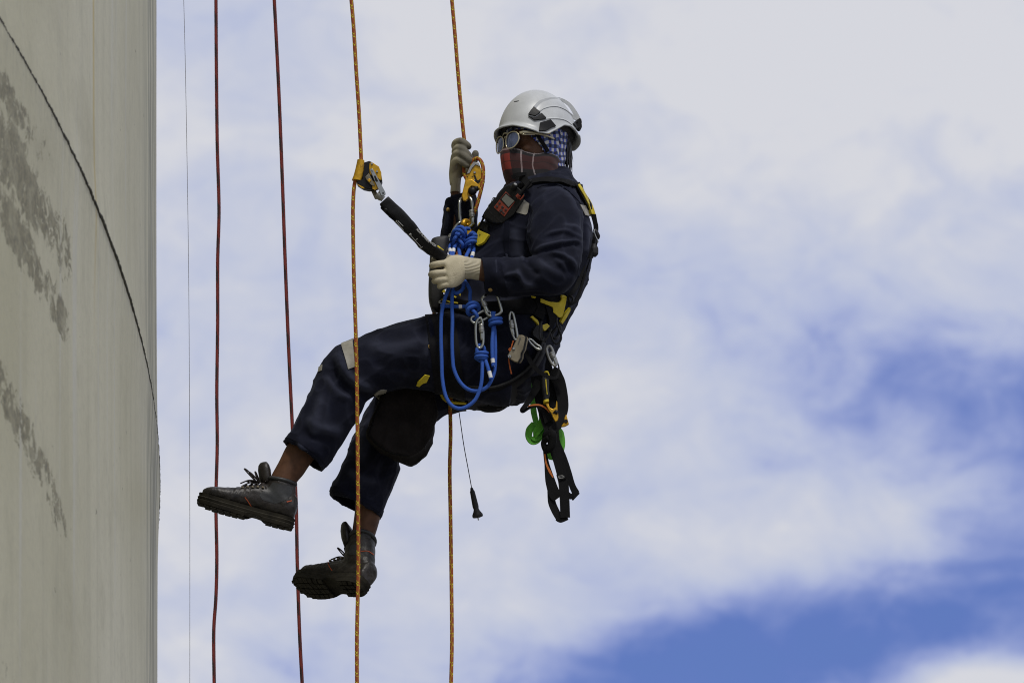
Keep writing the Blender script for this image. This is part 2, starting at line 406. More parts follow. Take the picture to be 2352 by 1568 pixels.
BRASS = mat('brass', (.45, .30, .10), .4, metal=.8); SKIN = mat('skin', (.088, .040, .020), .55, spec=.25, var=.25, vscale=45, bump=.25, bscale=600)
WHITEPL = mat('white_label', (.7, .7, .68), .5); GREEN = web_mat('green_webbing', (.075, .31, .016), 700); ORANGEW = web_mat('orange_webbing', (.45, .12, .015))
BLUEROPE = rope_mat('blue_rope', (.020, .095, .44), braid=220); ORROPE = rope_mat('orange_rope', (.33, .066, .010), (.62, .64, .02), fleck_len=.42, flecks=4)
REDROPE = rope_mat('red_rope', (.20, .018, .012), dark=(.012, .008, .008)); ORCORD = rope_mat('orange_cord', (.6, .13, .015), (.1, .02, .01), period=.02)
# ------------------------------------------------------------------ ground and tank
gm = mat('concrete_ground', (.17, .16, .145), .9, var=.2, vscale=.8, bump=.4, bscale=20)
mb = MB(); mb.add([(-900, -900, 0), (900, -900, 0), (900, 900, 0), (-900, 900, 0)], [(0, 1, 2, 3)])
obj('ground', mb, gm, kind='structure', smooth=0)

TANK_R, TAN_L, TANK_H = 30.0, 20.2, 14.4
_k = FRAME_W / PXW / DIST
td = (FWD + RIGHT * ((360 - 1176) * _k)); td = Vector((td.x, td.y, 0)).normalized(); tn = Vector((-td.y, td.x, 0))
TC = Vector((CAM.x, CAM.y, 0)) + td * TAN_L + tn * TANK_R
SEAM_Z = P(360, 1110, 0); _tp = Vector((CAM.x, CAM.y, 0)) + td * TAN_L
_d = FWD + RIGHT * ((360 - 1176) * _k) + UPV * ((784 - 1110) * _k); SEAM_Z = (CAM + _d * ((_tp.y - CAM.y) / _d.y)).z
TH0 = math.atan2(_tp.y - TC.y, _tp.x - TC.x)
def tank_uv(px, py):
    """photo coordinates -> (metres round the tank from the tangent line towards the viewer, metres above the seam)"""
    d = FWD + RIGHT * ((px - 1176) * _k) + UPV * ((784 - py) * _k)
    o = Vector((CAM.x - TC.x, CAM.y - TC.y)); e = Vector((d.x, d.y)); a = e.dot(e); b = 2 * o.dot(e); c = o.dot(o) - TANK_R ** 2
    t = (-b - math.sqrt(max(0, b * b - 4 * a * c))) / (2 * a); p = CAM + d * t
    return ((TH0 - math.atan2(p.y - TC.y, p.x - TC.x)) * TANK_R, p.z - SEAM_Z)
if __name__ == '__main__' and False: print(tank_uv(170, 640))
tm = bpy.data.materials.new('tank_paint'); tm.use_nodes = True; N, L = nodes(tm); B = N['Principled BSDF']; B.inputs['Roughness'].default_value = .55; B.inputs['Specular IOR Level'].default_value = .35
M = lambda *a: mth(N, L, *a)
uvn = N.new('ShaderNodeUVMap'); sp = N.new('ShaderNodeSeparateXYZ'); L.new(uvn.outputs[0], sp.inputs[0]); U_, V_ = sp.outputs[0], sp.outputs[1]
def tnoise(su, sv, scale, det=5, rough=.55, off=0.0, dist=0.0):
    c = N.new('ShaderNodeCombineXYZ'); L.new(M('MULTIPLY', U_, su), c.inputs[0]); L.new(M('MULTIPLY', V_, sv), c.inputs[1]); c.inputs[2].default_value = off
    n = N.new('ShaderNodeTexNoise'); n.inputs['Scale'].default_value = scale; n.inputs['Detail'].default_value = det; n.inputs['Roughness'].default_value = rough; n.inputs['Distortion'].default_value = dist; L.new(c.outputs[0], n.inputs['Vector']); return n.outputs[0]
def sstep(x, lo, hi):
    n = N.new('ShaderNodeMapRange'); n.interpolation_type = 'SMOOTHSTEP'
    L.new(x, n.inputs[0]); n.inputs[1].default_value = lo; n.inputs[2].default_value = hi; return n.outputs[0]
big = tnoise(.5, .35, 1.0, 4); streak = tnoise(4.5, .12, 1.6, 5, .6, 3.0); fine = tnoise(1, .6, 60, 3, .6, 5.0); mott = tnoise(1.6, 1.0, 5, 6, .65, 9.0)
col = mixc(N, L, sstep(big, .3, .7), (.445, .420, .270), (.560, .535, .385))
col = mixc(N, L, M('MULTIPLY', sstep(streak, .45, .75), .35), col, (.315, .300, .195))
col = mixc(N, L, M('MULTIPLY', sstep(mott, .5, .75), .35), col, (.31, .295, .185))
col = mixc(N, L, M('MULTIPLY', sstep(fine, .45, .75), .25), col, (.28, .27, .20))
pale = tnoise(9.0, .25, 1.5, 3, .5, 21.0); col = mixc(N, L, M('MULTIPLY', sstep(pale, .60, .72), .45), col, (.52, .52, .48))
# yellow run
yu = tank_uv(217, 400)[0]
yl = M('MULTIPLY', M('SUBTRACT', 1.0, sstep(M('ABSOLUTE', M('ADD', M('SUBTRACT', U_, yu), M('MULTIPLY', M('SUBTRACT', tnoise(0, 1, 2.0, 2, .5, 2.0), .5), .02))), .008, .030)), sstep(V_, tank_uv(217, 900)[1] , tank_uv(217, 300)[1]))
col = mixc(N, L, M('MULTIPLY', yl, .8), col, (.46, .36, .12))
# mould: spotted patches in bands below the seam
spot = tnoise(.42, .62, 26, 8, .74, 1.0, .5); clus = tnoise(.8, 1.2, 1.6, 3, .5, 13.0)
def band(px0, py0, px1, py1, wpx, ulim_px, strength):
    u0, v0 = tank_uv(px0, py0); u1, v1 = tank_uv(px1, py1)
    vc = (v0 + v1) / 2; hw = abs(tank_uv((px0 + px1) / 2, (py0 + py1) / 2 + wpx / 2)[1] - tank_uv((px0 + px1) / 2, (py0 + py1) / 2 - wpx / 2)[1]) / 2 
    sl = (v1 - v0) / (u1 - u0 + 1e-6)
    line = M('ADD', M('MULTIPLY', M('SUBTRACT', U_, u0), sl), v0)
    d = M('DIVIDE', M('ABSOLUTE', M('SUBTRACT', V_, line)), hw)
    ul = tank_uv(ulim_px, py1)[0]
    return M('MULTIPLY', M('MULTIPLY', M('SUBTRACT', 1.0, sstep(d, .2, 1.3)), sstep(U_, ul - .05, ul + .18)), strength)
bands = None
for a in BANDS if 'BANDS' in globals() else [(0, 340, 165, 600, 270, 178, 1.0), (40, 540, 160, 770, 190, 170, 1.0), (0, 200, 125, 400, 130, 140, .8), (90, 1060, 155, 1210, 200, 168, .85), (0, 1540, 60, 1640, 160, 70, .8), (110, 1400, 140, 1440, 90, 150, .35)]:
    x = band(*a); bands = x if bands is None else M('MAXIMUM', bands, x)
msk = sstep(M('ADD', M('ADD', spot, M('MULTIPLY', M('SUBTRACT', clus, .5), .5)), M('MULTIPLY', M('SUBTRACT', bands, 1.0), .42)), .415, .475)
stain = mixc(N, L, sstep(tnoise(1.2, 1.6, 30, 4, .7, 61.0), .35, .65), (.085, .074, .028), (.22, .195, .10))
col = mixc(N, L, M('MULTIPLY', msk, M('ADD', .55, M('MULTIPLY', sstep(tnoise(.5, .8, 14, 4, .6, 71.0), .3, .6), .35))), col, stain)
# green streaks where rain runs down at the far curve
eu = tank_uv(350, 500)[0]
es = tnoise(3.0, .35, 3.0, 5, .6, 31.0)
edge = M('MULTIPLY', M('SUBTRACT', 1.0, sstep(M('ABSOLUTE', M('SUBTRACT', U_, eu)), .25, .8)), sstep(es, .42, .56))
col = mixc(N, L, M('MULTIPLY', edge, .75), col, (.125, .125, .07))
chip = tnoise(.5, 1.0, 30, 2, .5, 41.0); col = mixc(N, L, M('MULTIPLY', sstep(chip, .74, .78), .7), col, (.12, .10, .05))
blot = tnoise(.28, .5, 2.2, 6, .7, 51.0); col = mixc(N, L, M('MULTIPLY', sstep(blot, .50, .72), .45), col, (.27, .245, .145))
# dirt running just under the seam
ud = M('MULTIPLY', M('SUBTRACT', 1.0, sstep(M('MULTIPLY', V_, -1.0), .0, .10)), M('LESS_THAN', V_, 0.0))
col = mixc(N, L, M('MULTIPLY', ud, M('MULTIPLY', sstep(tnoise(6, .5, 4, 4, .6, 4.0), .4, .7), .4)), col, (.2, .2, .15))
L.new(col, B.inputs['Base Color'])
bp = N.new('ShaderNodeBump'); bp.inputs['Strength'].default_value = .5; bp.inputs['Distance'].default_value = .004
L.new(M('ADD', M('MULTIPLY', fine, .5), M('MULTIPLY', mott, 1.2)), bp.inputs['Height']); L.new(bp.outputs[0], B.inputs['Normal'])
seam_m = mat('weld_bead', (.055, .052, .036), .8, var=.5, vscale=25, bump=.6, bscale=120)
tank = thing('storage_tank', TC, 'huge grey green steel storage tank with mouldy stains and a weld seam', 'tank')
SEG = 900
def course(z0, z1, lip0, lip1):
    mb = MB(); zs = [z0, z0 + .015, z0 + .05, z0 + .12] + list(np.linspace(z0 + .25, z1 - .25, 10)) + [z1 - .12, z1 - .05, z1 - .015, z1]
    vs, fs, uv = [], [], []
    for z in zs:
        g = 0.0
        if lip0: g += .006 * math.exp(-((z - z0) / .10) ** 2)
        if lip1: g += .007 * math.exp(-((z - z1) / .16) ** 2)
        for i in range(SEG + 1):
            th = TH0 + math.pi - 2 * math.pi * i / SEG
            r = TANK_R + g + .004 * noise.noise(Vector((math.cos(th) * 14, math.sin(th) * 14, z * .9)))
            vs.append((TC.x + r * math.cos(th), TC.y + r * math.sin(th), z)); uv.append(((TH0 - th) * TANK_R, z - SEAM_Z))
    n = SEG + 1
    for a in range(len(zs) - 1):
        for i in range(SEG): fs.append((a * n + i, a * n + i + 1, (a + 1) * n + i + 1, (a + 1) * n + i))
    mb.add(vs, fs, uv); return mb
zc = [0.0]
for z in (SEAM_Z - 2.45, SEAM_Z, SEAM_Z + 2.45, SEAM_Z + 4.9, TANK_H):
    c = obj('shell_course', course(zc[-1], z - (.002 if z < TANK_H else 0), zc[-1] > 0, z < TANK_H), tm, tank, smooth=180); zc.append(z)
for z in zc[1:-1]:
    mb = MB(); pts, rr = [], []
    for i in range(2200):
        th = TH0 - (-2.0 + 8 * i / 2200) / TANK_R; r = TANK_R + .006
        jz = .004 * noise.noise(Vector((i * .05, 3, z))) + .003 * noise.noise(Vector((i * .31, 7, z)))
        pts.append(Vector((TC.x + r * math.cos(th), TC.y + r * math.sin(th), z + jz))); rr.append(.0046 + .0018 * noise.noise(Vector((i * .17, 1, z))) + .0008 * noise.noise(Vector((i * .9, 5, z))))
    mb.tube(pts, rr, 8, up=(0, 0, 1)); obj('weld_seam', mb, seam_m, tank, smooth=180)
mb = MB(); rs = []
for r, z in ((TANK_R + .02, TANK_H), (TANK_R + .02, TANK_H + .06), (TANK_R * .6, TANK_H + 1.2), (.5, TANK_H + 2.0)):
    rs.append([Vector((TC.x + r * math.cos(2 * math.pi * i / 180), TC.y + r * math.sin(2 * math.pi * i / 180), z)) for i in range(180)])
mb.rings(rs); obj('roof', mb, tm, tank, smooth=30)

# ------------------------------------------------------------------ ropes
def rope(name, pts, r, m, label, cat, y, n=10, group=None, seg=10, top=None, bottom=None):
    q = [tuple(p) if len(p) > 2 else tuple(p) + (y,) for p in pts]; S = [P(*p) for p in cr_spline(q, n)]
    if top: S = [Vector((S[0].x + (S[0].x - S[1].x) * .2, S[0].y, top))] + S
    if bottom: S = S + [Vector((S[-1].x, S[-1].y, bottom))]
    # dense along straight runs so the plait pattern keeps its scale
    mb = MB(); mb.tube(S, r, seg); return obj(name, mb, m, label=label, cat=cat, group=group, smooth=180)
rope('climbing_rope', [(496, 0), (497, 150), (499, 330), (503, 480), (500, 600), (500, 740), (498, 900), (499, 1020), (496, 1150), (498, 1280), (496, 1370), (491, 1450), (492, 1568)], .0058, REDROPE,
     'dark red rope hanging near the tank wall, behind the toe of the raised boot', 'rope', 1.3, top=13.5, bottom=.0065)
rope('climbing_rope', [(630, 0), (640, 200), (648, 400), (655, 600), (663, 800), (672, 990), (680, 1150), (683, 1300), (688, 1450), (694, 1568)], .0058, REDROPE,
     'dark red rope slanting down behind the raised shin and both boots', 'rope', .9, top=13.5, bottom=.0065)
rope('climbing_rope', [(806, -10), (812, 60), (818, 160), (824, 250), (828, 330), (829, 372), (822, 400), (814, 425), (811, 470), (811, 530), (813, 640), (817, 760), (820, 900), (822, 1100), (823, 1300), (820, 1450), (820, 1568)], .0060, ORROPE,
     'yellow flecked orange rope running through the rope grab and in front of the legs', 'rope', -.36, top=13.5, bottom=.0065)
rope('thin_wire', [(422, 0), (425, 120), (429, 330), (433, 600), (435, 873), (436, 1200), (436, 1568)], .0008, mat('grey_wire', (.10, .09, .09), .6), 'hair thin grey wire hanging between tank and ropes', 'wire', .6, top=13.5, bottom=.002, seg=6)
# ------------------------------------------------------------------ the worker: body
yaw = rad(36)
HF = Vector((-math.cos(yaw), -math.sin(yaw), 0.02)).normalized(); HL = Vector((math.sin(yaw), -math.cos(yaw), 0)); HU = HF.cross(HL).normalized()
HC = P(1232, 334, -.03)
def H(x, y, z): return HC + HF * x + HL * y + HU * z
def hring(z, cx, ax, ay, n=36, tilt=0.0, bk=None):
    """ring round the head; bk: separate half length behind"""
    out = []
    for j in range(n):
        t = 2 * math.pi * j / n; c, s = math.cos(t), math.sin(t); a = ax if c > 0 or bk is None else bk
        out.append(H(cx + a * c, ay * s, z + tilt * c))
    return out
head = MB(); head.rings([hring(*r) for r in [(-.15, .0, .055, .052), (-.118, .03, .058, .046), (-.105, .028, .070, .055), (-.085, .02, .080, .063), (-.055, .010, .088, .069), (-.03, .004, .093, .073),
    (-.008, .0, .094, .075), (.012, -.001, .098, .076), (.04, -.003, .1, .077), (.07, -.006, .096, .075), (.095, -.008, .082, .066), (.115, -.01, .055, .046), (.125, -.01, .02, .02)]])
face = MB(); face.tube([H(.088, 0, .012), H(.102, 0, -.012), H(.112, 0, -.034), H(.098, 0, -.046)], [.008, .010, .013, .010], 10)
face.tube([H(.082, -.05, .016), H(.096, -.02, .02), H(.098, 0, .016), H(.096, .02, .02), H(.082, .05, .016)], .009, 8)
for s in (-1, 1):
    face.ball(H(-.012, .069 * s, -.012), .016, .008, .026, 10, (HF, HL, HU)); face.ball(H(.070, .045 * s, -.035), .02, .02, .018, 10, (HF, HL, HU)); face.ball(H(.104, .006 * s, -.078), .008, .02, .008, 8, (HF, HL, HU))
    face.ball(H(.080, .032 * s, .0), .014, .014, .010, 10, (HF, HL, HU))
LEG_N = [(1180, 745, 1170, 935, -.085, .10), (1090, 722, 1110, 928, -.105, .112), (1000, 722, 1020, 905, -.115, .108), (910, 742, 935, 892, -.125, .098), (830, 771, 868, 908, -.13, .088), (783, 790, 845, 922, -.13, .082),
         (748, 818, 840, 928, -.128, .08), (728, 855, 834, 942, -.126, .08), (702, 920, 818, 966, -.125, .082), (675, 975, 788, 1022, -.122, .082), (651, 1014, 741, 1081, -.12, .08)]
LEG_F = [(1160, 760, 1150, 935, .10, .10), (1080, 775, 1090, 940, .12, .10), (1000, 808, 1030, 952, .13, .10), (925, 858, 965, 990, .14, .095), (872, 893, 930, 1020, .14, .085), (842, 938, 924, 1036, .14, .08),
         (819, 982, 920, 1050, .14, .078), (796, 1041, 914, 1090, .14, .078), (772, 1099, 892, 1152, .14, .076), (757, 1135, 875, 1192, .14, .074)]
ARM_N = [(1228, 446, 1322, 436, -.14, .055), (1212, 475, 1336, 472, -.19, .072), (1207, 528, 1340, 526, -.225, .076), (1213, 568, 1338, 580, -.25, .074), (1224, 588, 1326, 638, -.268, .07), (1222, 590, 1288, 677, -.28, .062),
         (1187, 590, 1225, 680, -.287, .056), (1147, 592, 1165, 683, -.29, .052), (1106, 592, 1114, 674, -.29, .050)]
ARM_F = [(1215, 445, 1300, 440, .14, .055), (1160, 485, 1262, 520, .19, .068), (1095, 530, 1165, 608, .21, .066), (1040, 570, 1100, 640, .21, .06), (1014, 556, 1088, 600, .20, .055), (1014, 528, 1096, 545, .185, .052), (1019, 500, 1098, 505, .165, .05), (1022, 461, 1096, 447, .14, .048)]
TORSO = [(1172, 408, 1313, 396, 0, .080), (1160, 428, 1322, 418, 0, .110), (1142, 452, 1338, 446, 0, .165), (1122, 490, 1350, 490, 0, .200), (1100, 535, 1362, 545, 0, .205), (1072, 590, 1362, 600, 0, .195), (1040, 645, 1345, 655, 0, .185),
         (1012, 700, 1318, 712, 0, .18), (1005, 740, 1294, 762, 0, .185), (1025, 785, 1272, 822, 0, .19), (1065, 840, 1246, 880, 0, .18), (1105, 895, 1205, 915, 0, .14)]
SK_LN = [(1180, 775, 1170, 900, -.08, .07), (1090, 755, 1110, 895, -.1, .075), (910, 775, 930, 865, -.12, .066), (790, 822, 832, 900, -.125, .056), (745, 870, 812, 930, -.125, .052), (700, 960, 765, 1000, -.122, .047), (660, 1020, 716, 1062, -.12, .041), (641, 1058, 697, 1090, -.12, .037),
         (620, 1098, 678, 1114, -.12, .036), (612, 1130, 672, 1150, -.12, .034), (600, 1150, 664, 1172, -.12, .032), (560, 1155, 600, 1180, -.12, .03), (500, 1145, 530, 1165, -.12, .025)]
SK_LF = [(1160, 785, 1150, 905, .1, .07), (1000, 835, 1030, 930, .13, .07), (890, 905, 930, 985, .14, .06), (850, 965, 905, 1020, .14, .055), (828, 1060, 890, 1085, .14, .05), (815, 1130, 880, 1160, .14, .046), (815, 1168, 873, 1192, .14, .04), (810, 1209, 864, 1223, .14, .036),
         (806, 1236, 856, 1246, .14, .034), (808, 1262, 850, 1272, .14, .030), (800, 1290, 840, 1300, .14, .026), (775, 1312, 805, 1325, .16, .016)]
SK_AN = [(1235, 455, 1310, 450, -.14, .045), (1235, 540, 1310, 545, -.22, .05), (1250, 600, 1310, 630, -.26, .045), (1222, 605, 1265, 660, -.28, .042), (1165, 605, 1175, 655, -.287, .035), (1112, 598, 1110, 647, -.29, .028), (1085, 596, 1083, 640, -.29, .02), (1050, 600, 1050, 640, -.292, .012), (1025, 605, 1025, 640, -.292, .008)]
SK_AF = [(1225, 455, 1290, 450, .14, .045), (1150, 505, 1200, 560, .2, .045), (1070, 575, 1110, 625, .21, .042), (1035, 550, 1075, 570, .19, .04), (1033, 500, 1072, 505, .16, .034), (1034, 455, 1061, 457, .135, .024), (1036, 425, 1056, 427, .12, .018), (1038, 395, 1054, 400, .11, .012), (1044, 375, 1058, 385, .10, .008)]
neck = loft([(1188, 375, 1282, 372, -.01, .06), (1190, 405, 1290, 400, -.005, .06), (1185, 440, 1310, 430, 0, .08)], n=24)
body_me = remesh([head, face, neck] + [loft(s, n=20) for s in (SK_LN, SK_LF, SK_AN, SK_AF)] + [loft(TORSO[1:], n=28, grow=-.022)], .0065, 3, 'person')
person = obj('person', body_me, SKIN, label='worker in navy coverall, white helmet and face scarves sitting back in a harness on ropes', cat='person', smooth=180)
body_bvh = bvh_of(body_me)

# ------------------------------------------------------------------ coverall: one cloth surface, folds pressed into it
cov_me = remesh([loft(LEG_N, hollow_end=.05), loft(LEG_F, hollow_end=.05), loft(ARM_N, hollow_end=.03), loft(ARM_F, hollow_end=.03), loft(TORSO, n=40, power=2.25)], .0042, 6, 'coverall')
V = getv(cov_me); Nn = getn(cov_me); px = topx(V); toc = Nn @ -np.array(FWD)
def fold(pts, amp, sig, ylo=-9, yhi=9):
    S = np.array(cr_spline(pts, 8)) if len(pts) > 2 else np.array(pts, float); best = np.full(len(px), 1e9); tt = np.zeros(len(px))
    for i in range(len(S) - 1):
        a, b = S[i], S[i + 1]; ab = b - a; t = np.clip(((px - a) @ ab) / (ab @ ab + 1e-9), 0, 1); d = np.linalg.norm(px - a - t[:, None] * ab, axis=1)
        m = d < best; best[m] = d[m]; tt[m] = (i + t[m]) / (len(S) - 1)
    w = np.exp(-best ** 2 / (2 * sig ** 2)) * np.clip(np.minimum(tt, 1 - tt) * 5 + .15, 0, 1)
    return 1.7 * amp * w * np.clip(toc * 1.6 + .25, 0, 1) * ((V[:, 1] > ylo) & (V[:, 1] < yhi))
disp = np.zeros(len(V)); ridge_light = np.zeros(len(V))
q = -.06
# near sleeve: pull lines across the upper arm and the crook of the elbow
for pts, a, s in [(Z(11, (-30, 850), (60, 805), (180, 772), (300, 752), (400, 742), (458, 792)), .0055, 3.6), (Z(11, (20, 880), (120, 830), (300, 782), (400, 775), (450, 820)), -.0055, 5), (Z(11, (60, 690), (180, 645), (300, 640), (420, 695), (470, 722)), .004, 3.5), (Z(11, (90, 720), (200, 680), (320, 672), (440, 740)), -.0045, 6),
                  (Z(11, (250, 580), (330, 585), (400, 600), (452, 655)), .003, 3.5), (Z(11, (120, 860), (200, 870), (280, 900), (360, 965), (412, 1060)), .0055, 4), (Z(11, (100, 905), (200, 905), (290, 945), (350, 1020), (390, 1110)), -.0055, 6), (Z(11, (0, 930), (60, 1000), (150, 1060), (280, 1120)), .003, 6),
                  (Z(3, (1130, 985), (1160, 1010), (1165, 1040)), .005, 4), (Z(3, (1180, 985), (1200, 1040), (1260, 1120), (1350, 1180)), -.006, 5), (Z(3, (1090, 1100), (1110, 1180), (1180, 1260), (1300, 1300)), .004, 4.5), (Z(3, (950, 1190), (1030, 1165), (1090, 1170), (1130, 1200)), .0045, 3.5), (Z(3, (960, 1230), (1040, 1210), (1130, 1240)), -.004, 4.5),
                  (Z(3, (900, 1000), (905, 1180), (915, 1390)), -.004, 2.5), (Z(3, (880, 1000), (885, 1180), (890, 1390)), .003, 2.5), (Z(3, (1000, 1380), (1200, 1370), (1400, 1365)), -.003, 4), (Z(3, (1440, 990), (1500, 1060), (1580, 1120), (1640, 1200)), -.004, 6), (Z(3, (1470, 1000), (1540, 1050), (1610, 1130)), .003, 4),
                  ([(1216, 470), (1212, 500), (1210, 540), (1215, 575)], -.008, 4), ([(1345, 470), (1341, 520), (1342, 570)], -.006, 4), ([(1240, 432), (1280, 424), (1320, 450), (1338, 490)], -.004, 3), ([(1235, 440), (1280, 432), (1312, 456), (1330, 500)], .003, 4)]: disp += fold(pts, a, s, -9, q)
# trousers
for pts, a, s in [([(775, 808), (790, 850), (820, 880), (860, 895)], .008, 8), ([(760, 830), (775, 868), (805, 900), (850, 915)], -.007, 7), ([(748, 860), (770, 895), (805, 915)], .005, 7), ([(990, 725), (985, 780), (975, 830)], .004, 6), ([(1000, 724), (998, 780), (990, 830)], -.005, 5),
                  ([(840, 790), (880, 800), (930, 795), (980, 780)], .004, 10), ([(850, 830), (900, 850), (960, 850)], -.004, 10), ([(700, 960), (740, 985), (790, 990)], .004, 8), ([(690, 985), (725, 1010), (775, 1015)], -.004, 7), ([(685, 1000), (690, 1030), (700, 1052)], .005, 5), ([(740, 900), (725, 960), (715, 1010)], .004, 8),
                  ([(655, 1008), (700, 1040), (745, 1072)], -.003, 2.5)]: disp += fold(pts, a, s, -9, .02)
for pts, a, s in [([(850, 960), (840, 1010), (830, 1060)], .005, 8), ([(880, 1000), (880, 1060), (870, 1110)], -.005, 8), ([(800, 1080), (830, 1100), (870, 1105)], .004, 7), ([(790, 1110), (820, 1130), (865, 1140)], -.004, 7), ([(762, 1127), (815, 1156), (872, 1184)], -.003, 2.5)]: disp += fold(pts, a, s, .04, 9)
# torso: side seam folds, back yoke
for pts, a, s in [([(1352, 500), (1350, 545), (1345, 590)], .005, 5), ([(1345, 590), (1356, 570), (1364, 545)], -.005, 5), ([(1180, 520), (1185, 560), (1190, 600)], .004, 9), ([(1150, 540), (1155, 580), (1160, 600)], -.004, 8), ([(1040, 680), (1100, 700), (1180, 690)], .004, 8), ([(1320, 405), (1300, 415), (1262, 420)], -.005, 4)]: disp += fold(pts, a, s)
for pts, a, s in [([(1026, 470), (1030, 500), (1022, 540)], .006, 4), ([(1034, 470), (1042, 510), (1034, 550)], -.007, 5), ([(1050, 480), (1056, 520), (1050, 555)], .004, 5)]: disp += fold(pts, a, s, .03, 9)
ridge_light += np.clip(disp, 0, None) / .0065  # paler tone along raised folds, painted as the light they would catch
for i in range(len(V)):
    p = Vector(V[i]); w_ = noise.noise_vector(p * 5.0) * .05; r1 = 1 - abs(noise.noise((p + w_) * 8.0)); r2 = 1 - abs(noise.noise((p + w_) * 17.0 + Vector((5, 1, 2)))); disp[i] += .0030 * noise.noise(p * 7.0) + .0052 * (r1 ** 5 - .35) + .0036 * (r2 ** 5 - .35); ridge_light[i] += .30 * r2 ** 12 + .25 * r1 ** 14
setv(cov_me, V + Nn * disp[:, None])
wa = cov_me.attributes.new('ridge_light', 'FLOAT', 'POINT'); wa.data.foreach_set('value', np.clip(ridge_light, 0, 1).astype(np.float32))
cm = bpy.data.materials.new('navy_cotton'); cm.use_nodes = True; N, L = nodes(cm); B = N['Principled BSDF']
t = N.new('ShaderNodeTexCoord'); nz = N.new('ShaderNodeTexNoise'); nz.inputs['Scale'].default_value = 7; nz.inputs['Detail'].default_value = 6; nz.inputs['Roughness'].default_value = .65; L.new(t.outputs['Object'], nz.inputs['Vector'])
r = N.new('ShaderNodeValToRGB'); L.new(nz.outputs[0], r.inputs[0]); r.color_ramp.elements[0].position = .3; r.color_ramp.elements[0].color = (.0040, .0045, .0085, 1); r.color_ramp.elements[1].position = .72; r.color_ramp.elements[1].color = (.0080, .0095, .021, 1)
nzs = N.new('ShaderNodeTexNoise'); nzs.inputs['Scale'].default_value = 16; nzs.inputs['Detail'].default_value = 5; nzs.inputs['Roughness'].default_value = .7; L.new(t.outputs['Object'], nzs.inputs['Vector'])
mr = N.new('ShaderNodeMapRange'); L.new(nzs.outputs[0], mr.inputs[0]); mr.inputs[1].default_value = .68; mr.inputs[2].default_value = .80; mr.inputs[4].default_value = .35
wat = N.new('ShaderNodeAttribute'); wat.attribute_name = 'ridge_light'  # painted fold highlights, mixed into the cloth colour below
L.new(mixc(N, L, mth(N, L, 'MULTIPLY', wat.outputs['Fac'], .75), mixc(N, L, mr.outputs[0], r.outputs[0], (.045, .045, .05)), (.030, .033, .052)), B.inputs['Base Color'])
B.inputs['Roughness'].default_value = .85; B.inputs['Specular IOR Level'].default_value = .12; B.inputs['Sheen Weight'].default_value = .06; B.inputs['Sheen Roughness'].default_value = .45; B.inputs['Sheen Tint'].default_value = (.55, .6, .8, 1)
nb = N.new('ShaderNodeTexNoise'); nb.inputs['Scale'].default_value = 55; nb.inputs['Detail'].default_value = 6; L.new(t.outputs['Object'], nb.inputs['Vector'])
bp = N.new('ShaderNodeBump'); bp.inputs['Strength'].default_value = .35; bp.inputs['Distance'].default_value = .004; L.new(nb.outputs[0], bp.inputs['Height']); L.new(bp.outputs[0], B.inputs['Normal'])
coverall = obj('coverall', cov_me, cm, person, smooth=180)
CB = bvh_of(cov_me)
def onleg(st, t0, t1, off=.003, thick=.002, n=64):
    """a band sewn right round a limb between two places of its run, snapped to the cloth"""
    S = stations(st, 24); m = len(S) - 1; outr, inr = [], []
    for t in np.linspace(t0, t1, 6):
        ring = ring_at(S[int(t * m)], n, .01); c = sum(ring, Vector()) / n; o, i_ = [], []
        for p in ring:
            q = CB.ray_cast(p + (p - c).normalized() * .02, (c - p).normalized(), .08); h = q[0] if q[0] else p - (p - c).normalized() * .012
            d = (p - c).normalized(); o.append(h + d * (off + thick)); i_.append(h - d * .003)
        outr.append(o); inr.append(i_)
    mb = MB(); rs = outr + inr[::-1]; mb.rings(rs, closed=True); return mb
obj('reflective_stripe', patch(CB, Z(6, (535, 335), (522, 352), (545, 440), (572, 542)), Z(6, (618, 300), (610, 318), (618, 400), (628, 522)), off=.0015, thick=.0015, nu=14, nv=6), REFL, coverall, smooth=60)
obj('reflective_stripe', patch(CB, Z(6, (845, 698), (808, 712), (775, 740)), Z(6, (876, 704), (852, 745), (824, 788)), off=.0015, thick=.0015, nu=8, nv=6), REFL, coverall, smooth=60)
obj('reflective_stripe', patch(CB, Z(3, (1075, 520), (1110, 465), (1168, 392)), Z(3, (1130, 535), (1195, 541), (1222, 432)), off=.001, thick=.001, nu=8, nv=5), REFL, coverall)
obj('reflective_stripe', patch(CB, Z(11, (440, 365), (470, 368), (512, 374)), Z(11, (494, 472), (525, 480), (556, 484)), off=.001, thick=.002, nu=6, nv=6), REFL, coverall)
obj('reflective_stripe', patch(CB, Z(6, (372, 505), (368, 550)), Z(6, (345, 525), (338, 562)), thick=.001), REFL, coverall)
for zz in (Z(3, (815, 1328)),):
    p, n = cast(CB, *zz); mb = MB(); mb.lathe(p - n * .002, p + n * .004, [(0, .0075), (.7, .0075), (1, .005)]); obj('button', mb, BRASS, coverall)
p, n = cast(CB, *Z(3, (372, 493))); mb = MB(); mb.lathe(p - n * .002, p + n * .004, [(0, .0065), (.7, .0065), (1, .004)]); obj('button', mb, BRASS, coverall)
p, n = cast(CB, *Z(6, (1215, 362))); mb = MB(); o1 = n.orthogonal().normalized(); o2 = n.cross(o1)
mb.tube([p + n * .001 + (o1 * math.cos(a) + o2 * math.sin(a)) * .0065 for a in np.linspace(0, 2 * math.pi, 17)[:-1]], .0016, 6, closed=True); obj('eyelet', mb, BRASS, coverall)
